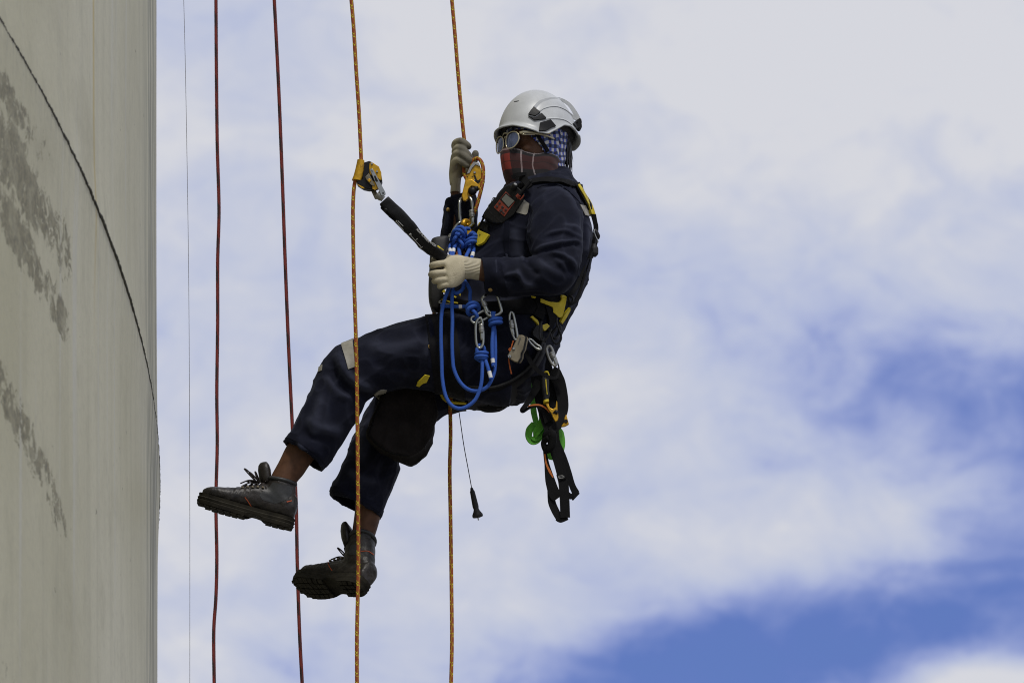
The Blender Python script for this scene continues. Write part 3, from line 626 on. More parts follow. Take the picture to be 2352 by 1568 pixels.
# cuff bands, collar, yoke seam
obj('cuff', onleg(ARM_N, .875, .995, off=.001, thick=.0015), cm, coverall, smooth=60)
obj('trouser_hem', onleg(LEG_N, .955, .985, off=.0005, thick=.0015), cm, coverall, smooth=60)
obj('trouser_hem', onleg(LEG_F, .952, .985, off=.0005, thick=.0015), cm, coverall, smooth=60)
colr = loft([(1166, 428, 1318, 416, 0, .095), (1172, 412, 1316, 403, 0, .088), (1184, 404, 1312, 393, 0, .082)], n=40, hollow_end=.03, wall=.006)
obj('collar', colr, cm, coverall, smooth=60)
obj('chest_placket', patch(CB, Z(3, (965, 620), (960, 800), (975, 985)), Z(3, (1015, 620), (1015, 800), (1015, 985)), thick=.0015, nu=12), cm, coverall)
obj('yoke_seam', strip(CB, Z(11, (0, 185), (60, 160), (200, 150), (310, 205), (400, 290), (470, 370)), 2.2, thick=.0012, nu=30, nv=2), cm, coverall)
obj('thigh_pocket', patch(CB, Z(6, (1200, 130), (1215, 300), (1190, 530)), Z(6, (1290, 120), (1300, 300), (1280, 540)), thick=.002, nu=12), cm, coverall)

# ------------------------------------------------------------------ gloves
gl = bpy.data.materials.new('knit_glove'); gl.use_nodes = True; N, L = nodes(gl); B = N['Principled BSDF']; B.inputs['Roughness'].default_value = .8
at = N.new('ShaderNodeAttribute'); at.attribute_name = 'coating'; t = N.new('ShaderNodeTexCoord'); nz = N.new('ShaderNodeTexNoise'); nz.inputs['Scale'].default_value = 38; nz.inputs['Detail'].default_value = 5; L.new(t.outputs['Object'], nz.inputs['Vector'])
base = mixc(N, L, nz.outputs[0], (.36, .315, .205), (.60, .545, .40)); dirt = N.new('ShaderNodeMapRange'); L.new(nz.outputs[0], dirt.inputs[0]); dirt.inputs[1].default_value = .58; dirt.inputs[2].default_value = .75; dirt.inputs[4].default_value = .5
base = mixc(N, L, dirt.outputs[0], base, (.25, .21, .13)); dark = mixc(N, L, nz.outputs[0], (.075, .07, .055), (.17, .155, .115))
L.new(mixc(N, L, at.outputs['Fac'], base, dark), B.inputs['Base Color'])
nb = N.new('ShaderNodeTexNoise'); nb.inputs['Scale'].default_value = 330; L.new(t.outputs['Object'], nb.inputs['Vector']); bp = N.new('ShaderNodeBump'); bp.inputs['Strength'].default_value = .6; bp.inputs['Distance'].default_value = .0015; L.new(nb.outputs[0], bp.inputs['Height']); L.new(bp.outputs[0], B.inputs['Normal'])
def coating(me, fn):
    v = getv(me); p = topx(v); a = me.attributes.new('coating', 'FLOAT', 'POINT'); a.data.foreach_set('value', np.clip(fn(p, v), 0, 1).astype(np.float32))
parts = [loft([(1070, 589, 1068, 642, -.293, .026), (1055, 585, 1058, 653, -.296, .024), (1038, 586, 1045, 660, -.298, .022), (1026, 592, 1034, 661, -.30, .019), (1019, 598, 1027, 657, -.298, .014)], n=24)]
def finger(pts, r, n=5):
    mb = MB(); S = path(pts, n=n); mb.tube(S, r, 12); mb.ball(S[-1], r[-1] if isinstance(r, list) else r, n=8); mb.ball(S[0], r[0] if isinstance(r, list) else r, n=8); return mb
parts += [finger([(1030, 603, -.302), (1008, 606, -.305), (995, 609, -.295), (993, 611, -.27), (1000, 612, -.245), (1015, 612, -.235)], [.0100, .0106, .0106, .0104, .0100, .009]),
          finger([(1030, 625, -.305), (1005, 627, -.309), (993, 629, -.298), (991, 631, -.27), (998, 632, -.245), (1015, 632, -.232)], [.0100, .0106, .0106, .0104, .0100, .009]),
          finger([(1034, 641, -.303), (1010, 643, -.306), (1000, 645, -.295), (998, 646, -.27), (1005, 647, -.248), (1020, 646, -.235)], [.0092, .0095, .0095, .0094, .009, .008]),
          finger([(1040, 653, -.300), (1020, 655, -.302), (1012, 657, -.292), (1010, 658, -.27), (1017, 659, -.25), (1030, 657, -.24)], [.0084, .0088, .0088, .0086, .0085, .008]),
          finger([(1050, 600, -.28), (1030, 594, -.262), (1008, 593, -.25), (997, 596, -.247)], [.014, .013, .0115, .010])]
g_me = remesh(parts, .0026, 2, 'glove')
vv = getv(g_me); nn = getn(g_me); pp = topx(vv); dd = np.zeros(len(vv))
for kx, ky in ((1022, 605), (1022, 627), (1026, 643), (1032, 655)): dd += .0022 * np.exp(-((pp[:, 0] - kx) ** 2 + (pp[:, 1] - ky) ** 2) / (2 * 5.5 ** 2)) * (nn @ -np.array(FWD) > .2)
setv(g_me, vv + nn * dd[:, None]); coating(g_me, lambda p, v: (v[:, 1] > -.281) * .6 * (p[:, 0] < 1060) + .25 * np.clip((1002 - p[:, 0]) / 10, 0, 1))
glove = obj('glove', g_me, gl, person, smooth=180, label='pale knitted glove closed round the black lanyard and blue ropes')
knit = bpy.data.materials.new('ribbed_knit'); knit.use_nodes = True; N, L = nodes(knit); B = N['Principled BSDF']; B.inputs['Roughness'].default_value = .9
uvk = N.new('ShaderNodeUVMap'); sk = N.new('ShaderNodeSeparateXYZ'); L.new(uvk.outputs[0], sk.inputs[0]); rib = mth(N, L, 'SINE', mth(N, L, 'MULTIPLY', sk.outputs[0], 6.2832 * 46)); rb = mth(N, L, 'ADD', mth(N, L, 'MULTIPLY', rib, .5), .5)
L.new(mixc(N, L, rb, (.32, .285, .19), (.60, .55, .42)), B.inputs['Base Color']); bp = N.new('ShaderNodeBump'); bp.inputs['Strength'].default_value = .8; bp.inputs['Distance'].default_value = .0015; L.new(rb, bp.inputs['Height']); L.new(bp.outputs[0], B.inputs['Normal'])
obj('glove_cuff', loft([(1062, 588, 1060, 643, -.292, .0265), (1072, 589, 1070, 641, -.292, .027), (1085, 592, 1082, 641, -.291, .0275), (1097, 593, 1092, 643, -.29, .028), (1106, 595, 1100, 644, -.29, .0285)], n=48, hollow_end=.02, wall=.004), knit, glove, smooth=60)
# far hand, raised on the descender
parts = [loft([(1033, 425, 1058, 428, .12, .022), (1031, 402, 1060, 408, .112, .024), (1032, 385, 1064, 398, .106, .026), (1034, 368, 1068, 388, .10, .027), (1038, 352, 1070, 374, .095, .024), (1043, 340, 1068, 358, .092, .018)], n=24),
         finger([(1050, 348, .09), (1045, 335, .085), (1049, 327, .07), (1060, 325, .045), (1072, 333, .04), (1076, 337, .045)], [.0125, .0125, .012, .012, .0115, .0105]),
         finger([(1048, 358, .085), (1046, 347, .07), (1053, 340, .05), (1064, 345, .032), (1075, 356, .03), (1081, 366, .04)], [.0125, .0125, .0122, .012, .0115, .0105]),
         finger([(1042, 372, .085), (1045, 358, .062), (1053, 352, .042), (1064, 356, .026), (1077, 368, .025), (1083, 374, .035)], [.0122, .0122, .012, .0118, .011, .010]),
         finger([(1040, 388, .085), (1043, 374, .06), (1052, 367, .04), (1062, 372, .03), (1073, 380, .03), (1077, 382, .04)], [.0115, .0115, .0112, .011, .010, .009]),
         finger([(1062, 395, .11), (1078, 382, .115), (1089, 368, .112), (1092, 353, .108)], [.015, .014, .0125, .0115])]
g2 = remesh(parts, .0026, 2, 'glove'); coating(g2, lambda p, v: np.clip((p[:, 0] - 1046) / 14, 0, 1) * .85 + .35 * np.clip((378 - p[:, 1]) / 25, 0, 1) + .1)
glove2 = obj('glove', g2, gl, person, smooth=180, label='soiled glove with dark coated fingers gripping the rope above the descender')
obj('glove_cuff', loft([(1033, 410, 1059, 414, .115, .024), (1035, 425, 1058, 428, .12, .0245), (1034, 443, 1058, 444, .128, .025)], n=48, hollow_end=.02, wall=.004), knit, glove2, smooth=60)

# ------------------------------------------------------------------ boots
LEATH = mat('worn_leather', (.0165, .0135, .011), .45, var=.7, vscale=26, bump=.6, bscale=130, spec=.4); LEATHG = mat('grey_leather', (.024, .0255, .026), .45, var=.25, vscale=30, bump=.2, spec=.4)
SOLE = mat('rubber_sole', (.020, .0175, .012), .8, spec=.2, var=.5, vscale=35, bump=.4, bscale=200); ORPIPE = mat('orange_piping', (.40, .07, .015), .6); LACE = mat('lace', (.020, .015, .013), .8, bump=.3)
def make_boot(heel, toe, roll, ankle_front, ankle_back, ankY, label):
    F = (toe - heel).normalized(); l0 = Vector((0, -1, 0)); l0 = (l0 - F * l0.dot(F)).normalized(); u0 = F.cross(l0)
    q = Matrix.Rotation(roll, 3, F); LFT = q @ l0; UP = q @ u0
    def W(x, y, z): return heel + F * x + LFT * y + UP * z
    foot = MB(); rs = []
    for x, w, zt in [(.004, .022, .085), (.012, .032, .10), (.04, .038, .112), (.08, .039, .112), (.115, .040, .116), (.15, .042, .104), (.18, .046, .091), (.21, .049, .079), (.24, .050, .072), (.265, .047, .068), (.283, .039, .062), (.296, .024, .050)]:
        r = []
        for j in range(24):
            t = 2 * math.pi * j / 24; c, s = math.cos(t), math.sin(t); c = math.copysign(abs(c) ** .75, c); s = math.copysign(abs(s) ** .75, s)
            zc, zh = (zt + .022) / 2, (zt - .022) / 2; wz = w * (1 - .25 * max(0, s) ** 2 * (1 if x < .22 else .5)); r.append(W(x, wz * c, zc + zh * s))
        rs.append(r)
    foot.rings(rs)
    # shaft from the instep up to the ankle opening
    sh = MB(); c1 = (P(*ankle_front, ankY) + P(*ankle_back, ankY)) / 2; ax1 = (P(*ankle_front, ankY) - P(*ankle_back, ankY)); a1 = ax1.length / 2 + .004; ax1.normalize()
    c0 = W(.062, 0, .06); rs = []
    for t in np.linspace(0, 1, 9):
        c = c0.lerp(c1, t); ax = F.lerp(ax1, t).normalized(); ay = (LFT - ax * LFT.dot(ax)).normalized(); a = .060 + (a1 - .060) * t; b = .037 + .005 * t + .003 * math.sin(math.pi * t)
        rs.append([c + ax * (a * math.cos(2 * math.pi * j / 28)) + ay * (b * math.sin(2 * math.pi * j / 28)) for j in range(28)])
    top = rs[-1]; dn = (c0 - c1).normalized()
    rs2 = rs + [[c1 + (p - c1) * .86 for p in top], [c1 + (p - c1) * .84 + dn * .035 for p in top]]
    sh.rings(rs2); me = remesh([foot, sh], .0036, 4, 'boot'); v = getv(me); n_ = getn(me)
    d = np.array([.0016 * noise.noise(Vector(p) * 45) + .0012 * noise.noise(Vector(p) * 90) for p in v])
    # creases across the vamp
    loc = (v - np.array(heel)); xx = loc @ np.array(F); zz = loc @ np.array(UP)
    d += -.0016 * np.clip(np.sin(xx * 420 + zz * 60), 0, 1) * ((xx > .15) & (xx < .215) & (zz > .035))
    setv(me, v + n_ * d[:, None]); boot = obj('boot', me, LEATH, person, smooth=180, label=label); bv = bvh_of(me)
    # sole
    out = []
    prof = [(0, .0), (.004, .020), (.014, .031), (.04, .038), (.08, .037), (.12, .036), (.16, .043), (.20, .050), (.235, .052), (.262, .049), (.284, .040), (.298, .024), (.304, .0)]
    S = cr_spline(prof, 3); outl = [(x, y) for x, y in S] + [(x, -y) for x, y in S[::-1][1:-1]]
    def zb(x): return .006 * max(0, (x - .2) / .1) ** 2 + (.010 if .105 < x < .135 else (.010 * (1 - abs(x - .12) / .035) if .085 < x < .155 else 0))
    sb = MB(); lv = [(0, 1.0), (.010, 1.04), (.012, 1.0), (.020, 1.045), (.0225, 1.0), (.032, 1.03)]
    sb.rings([[W(.15 + (x - .15) * (1 + (k - 1) * .6), y * k, (zb(x) if i == 0 else zb(x) * max(0, 1 - h / .012)) + h + (.006 * max(0, (x - .2) / .1) ** 2 if i else 0)) for x, y in outl] for i, (h, k) in enumerate(lv)])
    obj('sole', sb, SOLE, boot, smooth=35)
    tr = MB()                                       # lugs of the tread
    rnd = random.Random(3)
    for x in np.arange(.012, .298, .0215):
        hw = float(np.interp(x, [p[0] for p in prof], [p[1] for p in prof]))
        if .095 < x < .148: continue
        nrow = 4 if hw > .03 else 3
        for k in range(nrow):
            y0, y1 = -hw + 2 * hw * k / nrow + .0018, -hw + 2 * hw * (k + 1) / nrow - .0018; sk_ = .006 * (1 if k in (0, nrow - 1) else -1)
            zt = zb(x)
            tr.prism([W(x - .009 + sk_ * .4, y0, zt + .002), W(x + .009 + sk_ * .4, y0, zt + .002), W(x + .009 - sk_ * .4, y1, zt + .002), W(x - .009 - sk_ * .4, y1, zt + .002)], -UP * (.0045 + rnd.random() * .001))
    obj('tread', tr, SOLE, boot, smooth=0, kind='stuff', bevel=.001, bseg=1)
    # padded collar, tongue, laces
    cb = MB(); cb.tube([c1 + (p - c1) * .97 - dn * .002 for p in top], .0065, 8, closed=True); obj('collar_pad', cb, LEATHG, boot, smooth=180)
    fr = P(*ankle_front, ankY); tg = MB(); side = LFT
    rs = []
    for t, w, th in [(0, .020, .014), (.3, .026, .019), (.65, .027, .020), (.85, .024, .017), (.96, .015, .011), (1, .006, .004)]:
        c = (fr + F * .006 - dn * -.02).lerp(fr + F * .026 - dn * .050, t) ; nrm = (F * .9 + dn * .3).normalized()
        rs.append([c + side * (w * math.cos(2 * math.pi * j / 16)) + nrm * (th * math.sin(2 * math.pi * j / 16)) + nrm * (-.008 * (abs(math.cos(2 * math.pi * j / 16)) ** 2)) for j in range(16)])
    tg.rings(rs); obj('tongue', tg, LEATH, boot, smooth=180)
    def surf(x, y):                                # top of the upper at boot-local x, y
        h = bv.ray_cast(W(x, y, .35), -UP); return (h[0], h[1]) if h[0] else (W(x, y, .09), UP)
    lb = MB(); eye = MB()
    xs = [.118, .133, .148, .163, .178]
    for i, x in enumerate(xs):
        for s in (-1, 1):
            a, n1_ = surf(x, .030 * s); b, n2_ = surf(xs[max(0, i - 1)] if i else x - .01, -.030 * s); m_, n3_ = surf((x + xs[max(0, i - 1)]) / 2, 0)
            lb.tube([a + n1_ * .003, m_ + n3_ * .007, b + n2_ * .003], .0022, 6)
            eye = MB(); eye.box(a + n1_ * .001 - LFT * s * -.002, F * .004, LFT * .004, UP * .0025); obj('lace_hook', eye, STEELB, boot, smooth=0, bevel=.0008)
    k0, kn = surf(.132, 0); k0 = k0 + kn * .008
    for a in range(5):
        d1 = F * rnd.uniform(.01, .045) + LFT * rnd.uniform(-.03, .03) + UP * rnd.uniform(-.012, .022); d2 = d1 * .6 + LFT * rnd.uniform(-.018, .018) - UP * .012
        lb.tube([Vector(q_) for q_ in cr_spline([k0, k0 + d1, k0 + d1 * 1.05 + d2 * .35, k0 + d2 * .6, k0 + LFT * .003], 5)], .0022, 6)
    for s in (-1, 1): lb.tube([Vector(q_) for q_ in cr_spline([k0, k0 + F * .03 + LFT * .02 * s - UP * .004, k0 + F * .055 + LFT * .026 * s - UP * .022], 5)], .0022, 6)
    obj('lace', lb, LACE, boot, smooth=180)
    return boot, bv, W
b1, bv1, W1 = make_boot(P(671, 1216, -.12), P(451, 1159, -.12), rad(-4), (618, 1101), (676, 1113), -.12, 'worn black safety boot on the raised leg, toe pointing at the tank')
obj('side_panel', patch(bv1, Z(7, (735, 475), (690, 530), (625, 575), (650, 625)), Z(7, (905, 515), (885, 580), (830, 630), (760, 655)), off=-.001, thick=.002, nu=12, nv=8), LEATHG, b1)
obj('piping', strip(bv1, Z(7, (500, 600), (530, 640), (560, 690), (583, 738)), 1.5, off=0, thick=.0015), ORPIPE, b1)
obj('piping', strip(bv1, Z(7, (850, 640), (892, 630)), 2.2, off=0, thick=.0015), ORPIPE, b1)
b2, bv2, W2 = make_boot(P(832, 1352, .06), P(686, 1350, .255), rad(24), (803, 1238), (859, 1246), .14, 'worn black safety boot hanging lower with its treaded sole in view')
obj('side_panel', patch(bv2, Z(7, (1390, 1000), (1370, 1050), (1375, 1085)), Z(7, (1470, 990), (1470, 1030), (1450, 1075)), off=-.001, thick=.002, nu=8, nv=8), LEATHG, b2)
obj('piping', strip(bv2, Z(7, (1195, 1140), (1205, 1175), (1230, 1215)), 1.5, off=0, thick=.0015), ORPIPE, b2)
obj('piping', strip(bv2, Z(7, (1470, 1052), (1530, 1052), (1578, 1082)), 1.5, off=0, thick=.0015), ORPIPE, b2)
# ------------------------------------------------------------------ head: scarves, hair, helmet, glasses
def poly_patch(bvh, poly, off=.001, thick=.003, cuts=3, name='piece', maxlen=9.0):
    bm = bmesh.new(); vs = [bm.verts.new((p[0], p[1], 0)) for p in poly]; bm.faces.new(vs)
    bmesh.ops.triangulate(bm, faces=bm.faces)
    for _ in range(cuts):
        es = [e for e in bm.edges if e.calc_length() > maxlen]
        if not es: break
        bmesh.ops.subdivide_edges(bm, edges=es, cuts=1); bmesh.ops.triangulate(bm, faces=[f for f in bm.faces if len(f.verts) > 3])
    bm.normal_update(); hits = {}
    for v in bm.verts: hits[v] = cast(bvh, v.co.x, v.co.y)
    outer = {}; 
    for v in bm.verts:
        n = hits[v][1].copy()
        for e in v.link_edges: n += hits[e.other_vert(v)][1]
        n = (n.normalized() - FWD * .2).normalized(); outer[v] = (hits[v][0] + n * (off + thick), hits[v][0] + n * (off - .003))
    mb = MB(); idx = {v: i for i, v in enumerate(bm.verts)}; nv = len(idx); vl = list(bm.verts)
    fs = [tuple(idx[v] for v in f.verts) for f in bm.faces]; fs += [tuple(idx[v] + nv for v in reversed(f.verts)) for f in bm.faces]
    for e in bm.edges:
        if len(e.link_faces) == 1: a, b = idx[e.verts[0]], idx[e.verts[1]]; fs.append((a, b, b + nv, a + nv))
    mb.add([outer[v][0] for v in vl] + [outer[v][1] for v in vl], fs); bm.free(); return mb

def check_mat():
    m = bpy.data.materials.new('blue_gingham'); m.use_nodes = True; N, L = nodes(m); B = N['Principled BSDF']; B.inputs['Roughness'].default_value = .85; B.inputs['Sheen Weight'].default_value = .1
    uv = N.new('ShaderNodeUVMap'); s = N.new('ShaderNodeSeparateXYZ'); L.new(uv.outputs[0], s.inputs[0])
    nz = N.new('ShaderNodeTexNoise'); nz.inputs['Scale'].default_value = 18; L.new(uv.outputs[0], nz.inputs['Vector']); wob = mth(N, L, 'MULTIPLY', mth(N, L, 'SUBTRACT', nz.outputs[0], .5), .02)
    a = mth(N, L, 'LESS_THAN', mth(N, L, 'FRACT', mth(N, L, 'MULTIPLY', mth(N, L, 'ADD', mth(N, L, 'ADD', s.outputs[0], mth(N, L, 'MULTIPLY', s.outputs[1], .25)), wob), 48.0)), .5)
    b = mth(N, L, 'LESS_THAN', mth(N, L, 'FRACT', mth(N, L, 'MULTIPLY', mth(N, L, 'ADD', mth(N, L, 'SUBTRACT', s.outputs[1], mth(N, L, 'MULTIPLY', s.outputs[0], .25)), wob), 48.0)), .5)
    c1 = mixc(N, L, a, (.50, .50, .48), (.050, .070, .34)); c2 = mixc(N, L, a, (.055, .085, .22), (.008, .010, .035))
    L.new(mixc(N, L, b, c1, c2), B.inputs['Base Color']); return m
def tartan_mat():
    m = bpy.data.materials.new('red_tartan'); m.use_nodes = True; N, L = nodes(m); B = N['Principled BSDF']; B.inputs['Roughness'].default_value = .9; B.inputs['Sheen Weight'].default_value = .15
    uv = N.new('ShaderNodeUVMap'); s = N.new('ShaderNodeSeparateXYZ'); L.new(uv.outputs[0], s.inputs[0]); u, v = s.outputs[0], s.outputs[1]
    nz = N.new('ShaderNodeTexNoise'); nz.inputs['Scale'].default_value = 9; L.new(uv.outputs[0], nz.inputs['Vector']); w = mth(N, L, 'MULTIPLY', mth(N, L, 'SUBTRACT', nz.outputs[0], .5), .03)
    M = lambda *a: mth(N, L, *a)
    # u, v in metres round and down the cloth
    fu = M('FRACT', M('DIVIDE', M('ADD', M('ADD', u, w), .05), .30)); fv = M('FRACT', M('DIVIDE', M('SUBTRACT', M('ADD', v, w), .052), .107))
    ru = M('LESS_THAN', fu, .277); rv = M('LESS_THAN', fv, .48)
    bl = M('LESS_THAN', M('ABSOLUTE', M('SUBTRACT', fu, .18)), .004); bl2 = M('LESS_THAN', M('ABSOLUTE', M('SUBTRACT', fv, .25)), .012)
    red = M('ADD', M('MULTIPLY', M('MULTIPLY', ru, rv), .72), M('MULTIPLY', M('ADD', ru, rv), .14))
    col = mixc(N, L, red, (.006, .005, .006), (.23, .026, .016)); col = mixc(N, L, M('MULTIPLY', M('MAXIMUM', bl, bl2), .8), col, (.010, .005, .005))
    tw = M('GREATER_THAN', M('SINE', M('MULTIPLY', M('ADD', u, v), 3200.0)), -.1)
    l1 = M('LESS_THAN', M('ABSOLUTE', M('SUBTRACT', fu, .387)), .008); l2 = M('LESS_THAN', M('ABSOLUTE', M('SUBTRACT', fu, .507)), .007)
    wu = M('MULTIPLY', M('MAXIMUM', l1, l2), tw); wv = M('MULTIPLY', M('LESS_THAN', M('ABSOLUTE', M('SUBTRACT', fv, .86)), .018), tw)
    wc = mixc(N, L, red, (.42, .36, .36), (.50, .17, .13))
    col = mixc(N, L, M('MULTIPLY', M('MAXIMUM', wu, wv), .85), col, wc); L.new(col, B.inputs['Base Color']); return m
GING, TART = check_mat(), tartan_mat()
# gingham cloth over the skull, open at the face
sc = MB(); zs = np.linspace(-.085, .10, 34); n = 96; vs, uv, keep = [], [], []
prof = [(-.085, -.012, .090, .072), (-.055, .000, .094, .076), (-.03, .0, .0985, .080), (-.008, -.001, .1005, .082), (.012, -.001, .1045, .083), (.04, -.003, .107, .084), (.07, -.006, .103, .082), (.10, -.008, .085, .069)]
for i, z in enumerate(zs):
    cx, ax, ay = [float(np.interp(z, [p[0] for p in prof], [p[k] for p in prof])) for k in (1, 2, 3)]
    for j in range(n):
        t = 2 * math.pi * j / n; x, y = cx + ax * math.cos(t), ay * math.sin(t)
        g = 1 + .018 * noise.noise(Vector((x * 22, y * 22, z * 30))) + .012 * math.sin((z * 60 + abs(t - math.pi) * 3.5) * 2.2)
        zz_ = z - (.012 if math.cos(t) < -.3 else 0); vs.append(H(x * g, y * g, zz_)); uv.append((t * .09, z)); keep.append((x, y, z))
fs = []
def in_face(x, z): return x > float(np.interp(z, [-.09, -.06, -.035, -.012, .004, .016, .028, .036], [.0, .015, .03, .052, .07, .086, .1, .2]))
for i in range(len(zs) - 1):
    for j in range(n):
        q = (i * n + j, i * n + (j + 1) % n, (i + 1) * n + (j + 1) % n, (i + 1) * n + j)
        if not in_face(sum(keep[k][0] for k in q) / 4, sum(keep[k][2] for k in q) / 4): fs.append(q)
# split at the back so the weave does not smear
sc.add(vs, fs, uv); sme = sc.mesh('head_scarf'); so = obj('head_scarf', sme, GING, person, smooth=180, label='blue and white gingham cloth tied over the head')
sol = so.modifiers.new('cloth', 'SOLIDIFY'); sol.thickness = .0025
# tartan mask hanging from the nose to the collar
mk = MB(); rs = []; vv_ = []
DZM = -.012
MK = [(-.022, .004, .121, .079, .086), (-.030, .006, .122, .080, .088), (-.045, .008, .120, .081, .092), (-.065, .008, .117, .081, .094), (-.085, .007, .113, .080, .094), (-.105, .006, .108, .079, .092), (-.125, .004, .100, .079, .090), (-.145, .0, .092, .080, .090), (-.160, -.003, .088, .080, .088)]
S = cr_spline([(a + DZM,) + tuple(r_) for a, *r_ in MK], 5); n = 120
for i, (z, cx, axf, ay, axb) in enumerate(S):
    r = []
    for j in range(n):
        t = 2 * math.pi * (j + 60) / n; c, s_ = math.cos(t), math.sin(t); a = axf if c > 0 else axb
        nose = math.exp(-(s_ / .35) ** 2) if c > 0 else 0
        side = 1 - .10 * math.exp(-((abs(s_) - .72) / .25) ** 2) * (c > 0) * max(0, 1 - (i / len(S)) * 1.2)
        k = i / (len(S) - 1)
        g = side * (1 + .010 * noise.noise(Vector((c * 3, s_ * 3, z * 45))) + .016 * math.sin(9 * k + 5 * abs(s_) - 6 * c) * (1 - max(0, c)) + .012 * math.sin(26 * k + 9 * c) * max(0, -c + .5))
        dz = (-.022 * (.5 - .5 * c)) * (1 - k) - .012 * math.exp(-((c - .45) / .25) ** 2) * (1 - k) + (.030 * (.5 - .5 * c)) * k
        r.append(H(cx + a * c * g + .004 * nose * (1 - k), ay * s_ * g * (1 - .12 * max(0, c) ** 2), z + dz))
    rs.append(r); vv_.append(z)
mb = MB(); allv, alluv = [], []
for i, r in enumerate(rs):
    for j in range(n + 1): allv.append(r[j % n]); alluv.append(((j - n / 2) / n * 2 * math.pi * .094, -vv_[i]))
fs = [(i * (n + 1) + j, i * (n + 1) + j + 1, (i + 1) * (n + 1) + j + 1, (i + 1) * (n + 1) + j) for i in range(len(rs) - 1) for j in range(n)]
mk.add(allv, fs, alluv); mo = obj('face_scarf', mk, TART, person, smooth=180, label='red and black tartan cloth covering nose, mouth and neck')
sol = mo.modifiers.new('cloth', 'SOLIDIFY'); sol.thickness = .002
FB = bvh_of(mo.data)
kb = MB(); kb.tube(path(Z(1, (1470, 880, -.03), (1560, 925, -.03), (1660, 965, -.01), (1760, 960, .05), (1800, 975, .06)), n=6), [.006, .008, .009, .010, .008], 10, flat=.6); kb.tube(path(Z(1, (1640, 950, 0), (1720, 1000, .03), (1790, 1030, .06), (1798, 985, .07)), n=6), [.007, .009, .010, .008], 10)
obj('scarf_knot', kb, TART, mo, smooth=180)
hb = MB(); rnd = random.Random(5)
for i in range(150):
    a = rad(rnd.uniform(135, 222)); r0 = .092 + rnd.uniform(-.006, .010); z0 = .05 - rnd.random() * .02; ln = rnd.uniform(.06, .125)
    p0 = H(-.006 + r0 * math.cos(a), .078 * math.sin(a), z0); p1 = H(-.010 + (r0 + .008) * math.cos(a), .084 * math.sin(a), z0 - ln * .55); p2 = H(-.012 + (r0 + rnd.uniform(-.004, .012)) * math.cos(a + rnd.uniform(-.06, .06)), .085 * math.sin(a), z0 - ln)
    hb.tube([Vector(q) for q in cr_spline([p0, p1, p2], 4)], [.0028, .0026, .0018, .0005], 5)
obj('hair', hb, mat('black_hair', (.010, .009, .009), .45), person, smooth=180)

# helmet
HWHITE = mat('white_shell', (.47, .485, .49), .36, var=.10, vscale=22, spec=.45, bump=.08, bscale=90); HGREY = mat('grey_shell_relief', (.60, .61, .62), .35, var=.03, vscale=10)
helmet = thing('safety_helmet', H(0, 0, 0), 'white climbing helmet with black clips worn over the gingham cloth', 'helmet')
RZ = [(0, .012), (25, .010), (45, -.002), (60, -.014), (74, -.016), (86, .002), (100, .024), (115, .028), (135, .018), (155, .000), (180, -.010)]
def hel(phi, s, grow=0.0):
    """helmet surface: phi azimuth (0 front, + his left), s 0 rim .. 1 crown"""
    d = abs((math.degrees(phi) + 180) % 360 - 180); zr = float(np.interp(d, [a for a, b in RZ], [b for a, b in RZ])); top = .160
    e = s * math.pi / 2; rr = math.cos(e) ** .82
    c, q = math.cos(phi), math.sin(phi); ax = .132 if c > 0 else .134; ay = .110
    zfull = -.016; # the ellipsoid is generated from a level base, the rim cuts it
    zr += .020; top = .179; zfull = .004
    z = zr + (top - zr) * math.sin(e) ** .95
    h = max(0.0, (z - zfull) / (top - zfull)); r = max(0.0, 1 - h ** 2.25) ** .52
    fl = .085 * math.exp(-(s / .035) ** 2) * (1.0 if d < 60 else .35 if d < 140 else .8)
    return H(-.004 + (ax + grow) * c * (r + fl) , (ay + grow) * q * (r + fl * .8), z + grow * max(0, h))
NP, NS = 120, 48
sr = [[hel(2 * math.pi * j / NP, (i / NS) ** 1.15) for j in range(NP)] for i in range(NS)]
si = [[hel(2 * math.pi * j / NP, (i / NS) ** 1.15, -.004) for j in range(NP)] for i in range(0, NS, 3)]
mb = MB(); mb.rings(si[::-1] + sr); shell = obj('shell', mb, HWHITE, helmet, smooth=180)
EB = bvh_of(shell.data)
lip = MB(); lip.tube([hel(2 * math.pi * j / NP, .004) for j in range(NP)], .0028, 8, closed=True); obj('rim', lip, HWHITE, helmet, smooth=180)
lin = MB(); lin.rings([[hel(2 * math.pi * j / 60, s, -.014) for j in range(60)] for s in (.03, .2, .4, .6, .8, .95)]); obj('liner', lin, DKRUB, helmet, smooth=180)
def arc_piece(name, A, B, m, tp, off=0.0): obj(name, patch(EB, Z(8, *A), Z(8, *B), off=off, taper=tp, nu=36, nv=4), m, helmet, smooth=50)
arc_piece('side_rib', [(960, 560), (1100, 440), (1300, 385), (1500, 390), (1700, 490), (1840, 660), (1920, 800)], [(1025, 590), (1130, 480), (1310, 412), (1490, 415), (1680, 510), (1800, 680), (1860, 840)], HWHITE, (.0035, .0))
arc_piece('side_rib', [(1075, 640), (1180, 575), (1330, 535), (1480, 545), (1650, 620), (1780, 720), (1850, 810)], [(1095, 660), (1190, 600), (1340, 562), (1480, 570), (1640, 640), (1760, 745), (1835, 835)], HWHITE, (.0, .0025))
arc_piece('side_rib', [(1220, 800), (1340, 790), (1500, 795), (1640, 830), (1770, 920)], [(1220, 822), (1340, 812), (1500, 818), (1640, 855), (1760, 945)], HWHITE, (.0, .0025))
def clip(name, pts, m=BLACKPL, th=.005): obj(name, poly_patch(EB, Z(8, *pts), off=0, thick=th), m, helmet, smooth=35, bevel=.0012)
